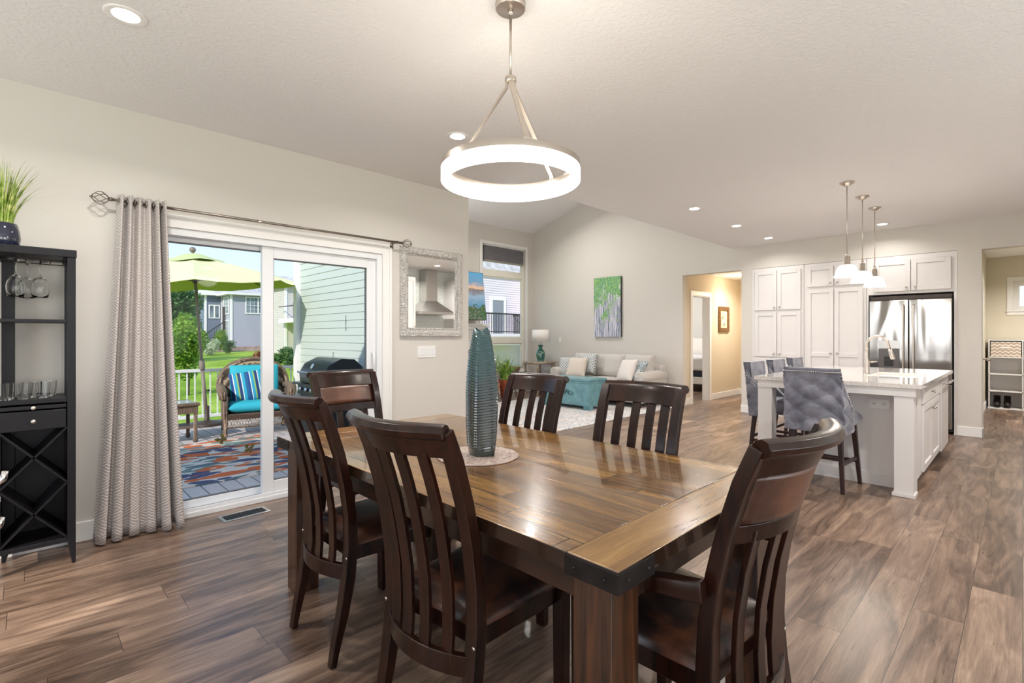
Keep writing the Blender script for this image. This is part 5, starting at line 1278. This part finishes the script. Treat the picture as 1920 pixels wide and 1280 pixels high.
G().box(-.33, .34, -.42, .42, .27, .31).obj('seat_deck', W_, wc, bevel=.01)
g = G(); ny = 22
g.box(.325, .35, -.40, .40, .235, .30)
for i in range(ny):
    y0 = -.39+.78*i/ny; y1_ = -.39+.78*(i+1)/ny
    g.tube([(.34, y0, .24), (.34, y1_, .13)], .005, 5); g.tube([(.34, y1_, .24), (.34, y0, .13)], .005, 5)
g.tube([(.34, -.40, .125), (.34, .40, .125)], .011, 6); g.obj('lattice_apron', W_, wc)
M['turq'] = plain('turquoise_fabric', srgb(42, 168, 190), .75, bs=.2, bscale=150)
MC = Matrix.Translation((2.43, 7.93, DZ)) @ Matrix.Rotation(rad(-102), 4, 'Z')
def placed(g, name, mat, Ml, label, cat, smooth=True):
    o = g.obj(name, mat, None, smooth=smooth); o.matrix_world = MC @ Ml; return tag(o, label, cat)
placed(G().pillow(.62, .74, .16, 16, 7), 'seat_cushion', M['turq'], Matrix.Translation((.03, 0, .39)), 'turquoise seat cushion on the wicker patio chair', 'cushion')
placed(G().pillow(.52, .66, .16, 16, 5), 'back_cushion', M['turq'], Matrix.Translation((-.22, 0, .71)) @ Matrix.Rotation(rad(76), 4, 'Y'), 'turquoise back cushion leaning in the wicker patio chair', 'cushion')
a = N('striped_fabric'); sp = a.n('SeparateXYZ'); a.l(a.pos(), sp.inputs[0]); f_ = a.math('FRACT', a.math('MULTIPLY', sp.outputs[1], 4.6))
a.col(a.ramp(f_, [(0, srgb(30, 70, 130)), (.14, srgb(226, 230, 226)), (.19, srgb(40, 150, 185)), (.36, srgb(150, 176, 80)), (.44, srgb(24, 58, 112)), (.62, srgb(228, 232, 228)), (.67, srgb(44, 160, 190)), (.84, srgb(28, 92, 140))], 'CONSTANT')); a.p(rough=.8); M['stripe'] = a.m
placed(G().pillow(.46, .46, .15, 16, 3, None, .08), 'throw_pillow', M['stripe'], Matrix.Translation((-.02, -.10, .66)) @ Matrix.Rotation(rad(8), 4, 'X') @ Matrix.Rotation(rad(72), 4, 'Y'), 'blue green and white striped throw pillow in the wicker chair', 'pillow')
# wicker side table
wt = thing('wicker_side_table', 'small brown wicker table with glass top on the deck left of the chair', 'table', (1.38, 7.88, DZ))
for x in (-.22, .22):
    for y in (-.22, .22): G().lathe([(0, 0), (.026, 0), (.03, .03), (.022, .06), (.024, .46), (0, .46)], 12, (x, y, 0)).obj('leg', W_, wt, smooth=True)
g = G(); g.tube([(-.25, -.25, .5), (.25, -.25, .5), (.25, .25, .5), (-.25, .25, .5), (-.25, -.25, .5)], .024, 8); g.obj('rim', W_, wt)
g = G()
for q in ((-.24, .24, -.245, -.235), (-.24, .24, .235, .245)): g.box(q[0], q[1], q[2], q[3], .38, .5)
for q in ((-.245, -.235, -.24, .24), (.235, .245, -.24, .24)): g.box(q[0], q[1], q[2], q[3], .38, .5)
g.obj('apron', W_, wt); G().box(-.235, .235, -.235, .235, .505, .513).obj('glass_top', plain('frosted_top', srgb(200, 208, 216), .1), wt, bevel=.002)
G().box(-.2, .2, -.2, .2, .18, .2).obj('lower_shelf', W_, wt)
# patio umbrella
um = thing('patio_umbrella', 'lime green octagonal patio umbrella leaning over the deck', 'umbrella', (2.03, 8.98, DZ)); um.rotation_euler = (rad(0), rad(0), 0)
M['upole'] = plain('umbrella_pole', srgb(128, 116, 108), .5); M['bronze'] = plain('bronze_base', srgb(66, 54, 48), .5)
G().lathe([(0, 0), (.24, 0), (.24, .03), (.2, .05), (.05, .07), (.035, .09), (.035, .3), (0, .3)], 32).obj('base', M['bronze'], um, smooth=True)
ax = Vector((-.075, -.02, 1)); tp_ = lambda z: Vector((ax.x*z, ax.y*z, z))
G().tube([(0, 0, .05), tp_(.9)], .026, 14).tube([tp_(.9), tp_(2.5)], .02, 14).obj('pole', M['upole'], um, smooth=True)
G().tube([tp_(.86), tp_(.9), tp_(.99), tp_(1.04)], [.026, .04, .04, .022], 14).obj('tilt_joint', M['upole'], um, smooth=True)
G().tube([tp_(.55), tp_(.55)+Vector((.05, -.03, 0))], .008, 8).ball(tp_(.55)+Vector((.055, -.035, 0)), .018).obj('lock_knob', M['blackp'], um, smooth=True)
Q = Matrix.Translation(tp_(2.62)) @ Vector((0, 0, 1)).rotation_difference(ax.normalized()).to_matrix().to_4x4()
a = N('lime_canvas'); tr = a.n('BsdfTranslucent'); tr.inputs[0].default_value = (*srgb(170, 178, 40), 1); a.col(srgb(202, 208, 112)); a.p(rough=.85)
ms = a.n('MixShader'); ms.inputs[0].default_value = .1; a.l(a.b.outputs[0], ms.inputs[1]); a.l(tr.outputs[0], ms.inputs[2]); a.l(ms.outputs[0], a.t.nodes['Material Output'].inputs[0]); M['lime'] = a.m
RU = 1.52; A8 = [rad(22.5+45*k+10) for k in range(8)]
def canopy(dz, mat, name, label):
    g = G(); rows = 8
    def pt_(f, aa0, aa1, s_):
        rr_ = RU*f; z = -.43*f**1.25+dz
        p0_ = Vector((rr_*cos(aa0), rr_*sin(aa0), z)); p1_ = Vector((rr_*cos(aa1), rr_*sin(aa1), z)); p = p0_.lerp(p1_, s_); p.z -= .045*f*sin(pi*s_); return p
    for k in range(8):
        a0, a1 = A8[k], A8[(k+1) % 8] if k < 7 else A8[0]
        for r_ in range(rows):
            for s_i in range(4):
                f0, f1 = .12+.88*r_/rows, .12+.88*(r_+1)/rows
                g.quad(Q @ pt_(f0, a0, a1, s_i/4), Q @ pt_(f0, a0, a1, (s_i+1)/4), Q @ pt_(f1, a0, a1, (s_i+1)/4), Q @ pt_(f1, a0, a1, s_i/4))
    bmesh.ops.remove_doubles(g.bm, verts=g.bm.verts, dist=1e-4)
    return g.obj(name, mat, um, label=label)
canopy(0, plain('pale_lime_canvas', srgb(224, 226, 168), .85), 'canopy', 'pale sunlit top fabric')  # one lime fabric; sunlit tone is put into this top layer's colour
canopy(-.006, plain('olive_lime_canvas', srgb(176, 188, 58), .85), 'canopy_lining', 'olive lime underside fabric')  # same fabric again; shade is put into this under layer's olive colour
g = G(); cv = [(.0, .06), (.12, .04), (.26, -.02), (.42, -.075)]
for (r0, z0), (r1, z1) in zip(cv, cv[1:]):
    for k in range(24):
        t0_, t1_ = 2*pi*k/24, 2*pi*(k+1)/24; w0 = .018*cos(4*t0_)*(r1 > .3); w1_ = .018*cos(4*t1_)*(r1 > .3)
        va = Vector((r0*cos(t0_), r0*sin(t0_), z0)); vb = Vector((r0*cos(t1_), r0*sin(t1_), z0)); vc = Vector((r1*cos(t1_), r1*sin(t1_), z1+w1_)); vd = Vector((r1*cos(t0_), r1*sin(t0_), z1+w0))
        if r0 == 0: g.bm.faces.new([g.bm.verts.new(Q @ q) for q in (va, vc, vd)])
        else: g.quad(Q @ va, Q @ vb, Q @ vc, Q @ vd)
bmesh.ops.remove_doubles(g.bm, verts=g.bm.verts, dist=1e-4)
g.obj('vent_cap', plain('vent_canvas', srgb(196, 204, 140), .85), um, smooth=True)
G().ball(Q @ Vector((0, 0, .11)), .045, 14).tube([Q @ Vector((0, 0, 0)), Q @ Vector((0, 0, .1))], .018, 10).obj('finial', M['upole'], um, smooth=True)
G().tube([Q @ Vector((0, 0, -.40)), Q @ Vector((0, 0, -.33))], .036, 14).obj('hub', M['bronze'], um, smooth=True)
for k in range(8):
    aa = A8[k]; P1 = lambda f, dz=0: Q @ Vector((RU*f*cos(aa), RU*f*sin(aa), -.43*f**1.25-.014+dz))
    rib = G().tube([P1(.06), P1(.3), P1(.6), P1(.99)], .008, 6).obj('rib', M['bronze'], um, smooth=True)
    G().tube([Q @ Vector((.03*cos(aa), .03*sin(aa), -.37)), P1(.52, -.01)], .007, 6).obj('strut', M['bronze'], rib, smooth=True)
# grill
gl = thing('gas_grill', 'black gas grill with closed lid beside the pale siding', 'grill', (2.72, 6.0, DZ), pi/2*-1)  # local x along the grill
Mg = plain('grill_enamel', (.035, .038, .045), .3, .3)
g = G(); P = [(-.26, .82), (-.27, .95), (-.2, 1.06), (-.04, 1.135), (.12, 1.12), (.22, 1.03), (.26, .9), (.26, .82)]
g.prism(P, 'x', -.36, .36); g.obj('lid', Mg, gl, bevel=.012, seg=3)
G().box(-.38, .38, -.28, .27, .68, .815).obj('firebox', M['blackp'], gl, bevel=.006)
G().box(-.36, .36, -.25, .25, .1, .68).obj('cabinet', M['blackp'], gl, bevel=.006)
for s in (-1, 1): G().box(s*.39 if s > 0 else -.66, .66 if s > 0 else -.39, -.24, .24, .78, .81).obj('side_shelf', Mg, gl, bevel=.006)
G().tube([(-.26, -.27, .95), (-.26, -.32, .96), (.26, -.32, .96), (.26, -.27, .95)], .012, 8).obj('lid_handle', M['steelflat'], gl, smooth=True)
G().lathe([(0, 0), (.035, 0), (.035, .012), (0, .014)], 20, M=Matrix.Translation((0, -.245, 1.03)) @ Matrix.Rotation(rad(62), 4, 'X')).obj('thermometer', M['chrome'], gl, smooth=True)
for x in (-.25, -.08, .08, .25): G().lathe([(0, 0), (.025, 0), (.022, .03), (0, .03)], 14, M=Matrix.Translation((x, -.28, .75)) @ Matrix.Rotation(rad(90), 4, 'X')).obj('knob', M['chrome'], gl, smooth=True)
for s in (-1, 1):
    for y in (-.2, .2): G().tube([(s*.3-.02, y, .05), (s*.3+.02, y, .05)], .05, 14).obj('caster', M['blackp'], gl, smooth=True)
# butterflies on the glass
M['bfly'] = plain('butterfly_print', srgb(120, 116, 60), .5, 0, (.01, .01, .01), 60)
for (x, z, rz_, lb) in ((1.235, .40, 12, 'yellow and black butterfly decal on the door glass, nearer the stile'), (1.05, .50, -40, 'dark butterfly decal on the door glass, left and higher')):
    b_ = thing('butterfly_decal', lb, 'decal', (x, DW+.106, z), 0, 'butterfly decals on the glass'); b_.rotation_euler = (0, rad(rz_), 0)
    for s in (-1, 1):
        g = G(); up = [(0, 0), (.012, .034), (.03, .042), (.036, .028), (.024, .004)]; lo = [(0, 0), (.024, .002), (.03, -.016), (.016, -.03), (.004, -.014)]
        for P in (up, lo): g.prism([(s*x_, z_) for x_, z_ in P], 'y', -.002, 0)
        g.obj('wing', M['bfly'], b_)
    G().tube([(0, -.001, -.016), (0, -.001, .018)], .002, 6).obj('insect_body', M['blackp'], b_)

# foliage
def leafmat(name, c1, c2, c3):
    a = N(name); n1 = a.noise(a.pos(), 2.4, 4, .7); n2 = a.noise(a.pos(), 22, 2); a.col(a.ramp(a.math('ADD', a.math('MULTIPLY', n1, .55), a.math('MULTIPLY', n2, .45)), [(.36, c1), (.5, c2), (.64, c3)])); a.p(rough=.55, spec=.3)
    tr = a.n('BsdfTranslucent'); tr.inputs[0].default_value = (*c2, 1); ms = a.n('MixShader'); ms.inputs[0].default_value = .25; a.l(a.b.outputs[0], ms.inputs[1]); a.l(tr.outputs[0], ms.inputs[2]); a.l(ms.outputs[0], a.t.nodes['Material Output'].inputs[0]); return a.m
LM = [leafmat('leaf_bright', srgb(60, 96, 30), srgb(120, 160, 50), srgb(190, 205, 90)), leafmat('leaf_mid', srgb(40, 70, 36), srgb(80, 116, 58), srgb(130, 160, 86)), leafmat('leaf_yellow', srgb(120, 140, 50), srgb(190, 196, 90), srgb(225, 224, 130)), leafmat('leaf_rust', srgb(110, 60, 44), srgb(156, 90, 70), srgb(190, 130, 100)), leafmat('leaf_white', srgb(90, 130, 70), srgb(190, 200, 160), srgb(236, 238, 226))]
M['bark'] = plain('bark', srgb(92, 74, 60), .9)
def leaves(n, c, r, ls, seed, blobs=6):
    rnd = random.Random(seed); g = G(); B = []
    for i in range(blobs):
        a_ = rnd.uniform(0, 2*pi); q = rnd.random()**.5*.55; B.append((Vector((q*cos(a_)*r[0], q*sin(a_)*r[1], rnd.uniform(-.5, .55)*r[2])), rnd.uniform(.4, .6)))
    for i in range(n):
        b, k = B[i % blobs]; d = Vector((rnd.gauss(0, 1), rnd.gauss(0, 1), rnd.gauss(0, 1))).normalized()*(rnd.random()**.35)
        p = Vector(c)+b+Vector((d.x*r[0]*k, d.y*r[1]*k, d.z*r[2]*k)); u_ = Vector((rnd.gauss(0, 1), rnd.gauss(0, 1), rnd.gauss(0, 1))).normalized(); v_ = u_.orthogonal().normalized(); s_ = ls*rnd.uniform(.6, 1.3)
        g.quad(p-u_*s_, p+v_*s_*.55, p+u_*s_, p-v_*s_*.55)
    return g
def bush(name, label, x, y, r, h, m, n, ls, seed, trunk=0, cat='shrub', grp=None, zz=None):
    z = gz(x, y) if zz is None else zz; t = thing(name, label, cat, (x, y, z), 0, grp)
    leaves(n, (0, 0, trunk+h/2), (r, r, h/2*1.15), ls, seed).obj('foliage', LM[m], t)
    g = G(); g.tube([(0, 0, -.05), (.02, .01, trunk*.6+.05), (0, 0, trunk+h*.55)], [max(.015, r*.05), r*.04, r*.015], 8)
    for k in range(4): a_ = k*1.7; g.tube([(0, 0, trunk+h*.12), (r*.5*cos(a_), r*.5*sin(a_), trunk+h*.6)], [r*.03, r*.01], 6)
    g.obj('trunk' if trunk else 'stems', M['bark'], t, smooth=True)
    return t
FD = (.698, .716); RT = (.716, -.698)
def wp_(px, t): u = (px-960)/933; return (t*(FD[0]+u*RT[0]), t*(FD[1]+u*RT[1]))
x, y = wp_(352, 15.2); bush('young_tree', 'young leafy tree on the lawn just beyond the deck rail', x, y, .78, 1.75, 0, 5200, .055, 3, .62, 'tree')
x, y = wp_(322, 30); bush('dark_tree', 'darker tree at the left edge of the yard beyond', x, y, 1.9, 4.0, 1, 3600, .14, 5, .6, 'tree')
x, y = wp_(420, 60); bush('far_evergreen', 'dark evergreen treetop behind the blue grey house', x-4, y+6, 3, 6.5, 1, 2600, .3, 8, 2, 'tree')
x, y = wp_(356, 80); bush('thin_far_tree', 'thin distant tree against the white sky', x, y, 1.7, 4.5, 1, 500, .22, 11, 3.0, 'tree')
for (px, t, r, h, m, n, lb) in ((395, 37.2, .8, 1.3, 4, 1500, 'white flowering shrub left of the neighbour house corner'), (411, 41.5, .7, 1.9, 0, 1500, 'tall green shrub before the corner of the grey house'), (428, 39.6, .6, 1.2, 1, 900, 'low green shrub against the corner of the grey house'),
        (376, 41, .9, 1.1, 1, 900, 'dark green shrub at left of the flower bed'), (482, 24, .42, .62, 2, 1100, 'small round yellow green shrub on the lawn'), (491, 26, .5, .85, 3, 900, 'rust red shrub behind the yellow green one'),
        (525, 29, .9, .9, 1, 1500, 'green shrubs by the white deck columns'), (543, 24.5, .5, .7, 1, 900, 'dark green shrub beside the siding corner outdoors')):
    x, y = wp_(px, t); bush('garden_shrub', lb, x, y, r, h, m, n, .07, int(px), 0, 'shrub', 'garden shrubs around the neighbour house')
# houses
def sid(c, nm): 
    return plain(nm, c, .7)
M['hgrey'] = sid(srgb(172, 172, 184), 'grey_siding'); M['hblue'] = sid(srgb(112, 122, 142), 'blue_siding'); M['hbeige'] = sid(srgb(206, 200, 192), 'beige_siding'); M['hlav'] = sid(srgb(226, 216, 226), 'pale_siding')
M['roof'] = plain('shingle_roof', srgb(170, 164, 160), .9, 0, srgb(206, 202, 198), 3, .4, 30); M['stone'] = plain('stone_base', srgb(176, 156, 138), .9, 0, srgb(140, 122, 110), 3)
M['winglass'] = plain('dark_window', srgb(90, 104, 118), .08, 0, srgb(150, 164, 176), .8)
def hwin(parent, c, n, w_, h_, panes=1, grid=True):
    """window on a wall; c centre (x,y,z) world rel parent, n normal 2d"""
    n = Vector((*n, 0)); t = Vector((-n.y, n.x, 0)); c = Vector(c)
    R_ = Matrix((( t.x, n.x, 0, 0), (t.y, n.y, 0, 0), (0, 0, 1, 0), (0, 0, 0, 1))); MM = Matrix.Translation(c) @ R_
    g = G(); f = .09
    for q in ((-w_/2-f, -w_/2, -h_/2-f, h_/2+f), (w_/2, w_/2+f, -h_/2-f, h_/2+f), (-w_/2, w_/2, h_/2, h_/2+f), (-w_/2, w_/2, -h_/2-f, -h_/2)): g.box(q[0], q[1], 0, .06, q[2], q[3])
    for k in range(1, panes): x = -w_/2+w_*k/panes; g.box(x-.06, x+.06, 0, .06, -h_/2, h_/2)
    if grid:
        for k in range(panes):
            xa = -w_/2+w_*k/panes; pw = w_/panes
            for j in (1, 2): g.box(xa+pw*j/3-.012, xa+pw*j/3+.012, .02, .045, -h_/2, h_/2)
            for j in (1, 2, 3): g.box(xa, xa+pw, .02, .045, -h_/2+h_*j/4-.012, -h_/2+h_*j/4+.012)
    g.xform(MM); fo = g.obj('window', M['white'], parent)
    g = G(); g.box(-w_/2, w_/2, .005, .02, -h_/2, h_/2); g.xform(MM); g.obj('window_pane', M['winglass'], fo)
def block(parent, x0, x1, y0, y1, z0, z1, mat, ex=.14, faces='-x-y'):
    """house body with siding on the faces seen; coordinates relative to parent"""
    G().box(x0+.02, x1-.02, y0+.02, y1-.02, z0, z1).obj('core_wall', mat, parent)
    if '-x' in faces: siding('siding_wall', (x0, y0), (x0, y1), z0, z1, (-1, 0), mat, parent, ex, .02)
    if '-y' in faces: siding('siding_wall', (x0, y0), (x1, y0), z0, z1, (0, -1), mat, parent, ex, .02)
    g = G()
    for (x, y) in ((x0, y0), (x1, y0), (x0, y1)): g.box(x-.06, x+.1, y-.06, y+.1, z0, z1)
    g.obj('corner_boards', M['white'], parent)
hx, hy = 13.2, 49.9; hz = gz(hx, hy)
ha = thing('neighbour_house', 'two-storey grey sided house across the lawn', 'house', (hx, hy, hz))
G().box(-.05, 9, -.05, 9, -.3, .35).obj('stone_base', M['stone'], ha)
block(ha, 0, 9, 0, 9, .3, 5.05, M['hgrey'])
block(ha, -1.35, 0, 3.1, 9, .1, 5.1, M['hblue'])
g = G(); g.box(-.5, 9.4, -.5, 9.4, 5.05, 5.25); g.obj('eave', M['white'], ha)
g = G(); v = [(-.5, -.5, 5.25), (9.4, -.5, 5.25), (9.4, 9.4, 5.25), (-.5, 9.4, 5.25), (3.5, 4.4, 7.6), (6.5, 4.4, 7.6)]; vv = [g.bm.verts.new(p) for p in v]
for f in ((0, 1, 5, 4), (1, 2, 5), (2, 3, 4, 5), (3, 0, 4), (0, 3, 2, 1)): g.bm.faces.new([vv[i] for i in f])
g.obj('roof', M['roof'], ha); G().box(-1.9, 0, 2.6, 9, 5.1, 5.3).obj('side_eave', M['white'], ha)
hwin(ha, (2.75, -.02, 4.15), (0, -1), 3.0, 1.4, 3); hwin(ha, (-.02, 1.4, 4.1), (-1, 0), 1.5, 1.4, 1); hwin(ha, (-.02, 1.2, 1.75), (-1, 0), 1.2, 1.9, 1); hwin(ha, (-.62, 3.08, 3.6), (0, -1), .75, 1.1, 2, False)
sr = thing('stair_railing', 'dark outdoor stair and railing on the side of the grey house', 'stairs', (12.1, 51.6, gz(12.1, 51.6)))
g = G(); g.tube([(-1.2, 0, 1.0), (.9, 0, 2.6)], .05, 6); g.tube([(-1.2, 0, .25), (.9, 0, 1.85)], .04, 6)
for k in range(12): x = -1.2+2.1*k/11; g.tube([(x, 0, .25+.76*(x+1.2)), (x, 0, 1.0+.76*(x+1.2))], .022, 5)
g.obj('handrail', M['blackp'], sr)
G().prism([(-1.3, 0), (1.0, 0), (1.0, 1.8)], 'y', .1, 1.0).obj('stair', M['bronze'], sr); G().box(.85, 1.0, -.05, .12, 0, 4.0).obj('newel_post', M['bronze'], sr)
st(G().box(-4, 9, -2.6, .0, -.2, .06).obj('garden_bed', M['stone'])).location = (13.2, 49.9, hz)
# beige neighbour with raised deck, right of the grey house
hx, hy = 14.4, 37.5; hz = gz(hx, hy)
hb = thing('neighbour_house', 'beige house with raised deck and dark railing right of the grey one', 'house', (hx, hy, hz))
block(hb, .0, 6, 2.5, 5.0, 0, 5.3, M['hbeige'])
g = G(); g.prism([(-.4, 5.3), (6.4, 5.3), (5.6, 6.3), (2.2, 6.8)], 'y', 2.1, 5.4); g.obj('roof', M['roof'], hb)
G().box(-.5, 6, -.4, 2.6, 2.45, 2.75).obj('deck_platform', M['white'], hb)
for x in (-.4, 2, 4.5): G().box(x, x+.18, -.35, -.17, 0, 2.45).obj('deck_column', M['white'], hb)
g = G(); g.box(-.5, 6, -.4, -.34, 3.65, 3.72); g.box(-.5, -.44, -.4, 2.6, 3.65, 3.72); g.box(-.5, 6, -.4, -.34, 2.85, 2.9)
for k in range(44): g.box(-.48+k*.148, -.455+k*.148, -.385, -.36, 2.8, 3.66)
for x in (-.5, 1.4, 3.4): g.box(x, x+.1, -.42, -.32, 2.75, 3.9)
g.obj('deck_railing', M['bronze'], hb); hwin(hb, (1.3, 2.48, 4.0), (0, -1), 1.0, 1.8, 1, False); hwin(hb, (1.3, 2.48, 1.3), (0, -1), 1.0, 1.9, 1, False)
# house seen through the living room window
hx, hy = 14.5, 19.2; hz = gz(hx, hy)
hc = thing('neighbour_house', 'pale sided house with small balcony seen through the living room window', 'house', (hx, hy, hz))
b0 = -hz
block(hc, 0, 4.85, 0, 6, 0, 4.6+b0, M['hlav'], .12); block(hc, 4.85, 12, -1.2, 6, 0, 4.6+b0, M['hlav'], .12)
g = G(); g.prism([(-.3, 4.6+b0), (6.5, 4.6+b0), (6.5, 4.75+b0), (3.2, 8.8+b0)], 'x', -.5, 12.5); g.obj('roof', M['roof'], hc)
g = G(); D_ = M['winglass']; G().box(2.75, 3.55, -.05, -.02, 1.45+b0, 3.15+b0).obj('balcony_door', plain('grey_door', srgb(140, 144, 154), .4), hc)
g = G()
for q in ((2.6, 2.75, 1.4, 3.3), (3.55, 3.7, 1.4, 3.3), (2.75, 3.55, 3.15, 3.3)): g.box(q[0], q[1], -.08, -.01, q[2]+b0, q[3]+b0)
g.obj('door_casing', M['white'], hc)
G().box(1.0, 4.3, -1.3, -.02, 1.1+b0, 1.4+b0).obj('balcony_floor', M['hlav'], hc)
g = G(); zb2 = 1.4+b0; g.box(1.0, 4.3, -1.3, -1.24, zb2+.95, zb2+1.02); g.box(4.24, 4.3, -1.3, 0, zb2+.95, zb2+1.02); g.box(1.0, 4.3, -1.29, -1.25, zb2+.08, zb2+.12)
for k in range(30): g.box(1.02+k*.111, 1.045+k*.111, -1.28, -1.26, zb2, zb2+.95)
for k in range(11): g.box(4.26, 4.28, -1.2+k*.111, -1.18+k*.111, zb2, zb2+.95)
g.obj('balcony_railing', M['blackp'], hc)
g = G()
for k in range(8): g.box(5.2+k*.5, 5.22+k*.5, -1.5, -1.45, 0, .9+b0)
g.box(1, 9, -1.5, -1.46, .85+b0, .9+b0); g.obj('fence', M['vinyl'], hc)
# distant pale houses left
x, y = wp_(352, 95); hz = gz(x, y)
hd2 = thing('distant_house', 'small pale house far off at left beyond the trees', 'house', (x, y, hz))
G().box(-3, 3, -2, 2, 0, 3.0).obj('walls', M['hbeige'], hd2); g = G(); g.prism([(-3.4, 3.0), (3.4, 3.0), (0, 5.4)], 'y', -2.4, 2.4); g.obj('roof', M['roof'], hd2)
x, y = wp_(380, 112); hz = gz(x, y)
hd3 = thing('distant_house', 'low pale house far off beside the blue grey wall', 'house', (x, y, hz))
G().box(-3, 3, -2, 2, 0, 3.2).obj('walls', M['hlav'], hd3); g = G(); g.prism([(-3.4, 3.2), (3.4, 3.2), (0, 4.6)], 'y', -2.4, 2.4); g.obj('roof', M['roof'], hd3)
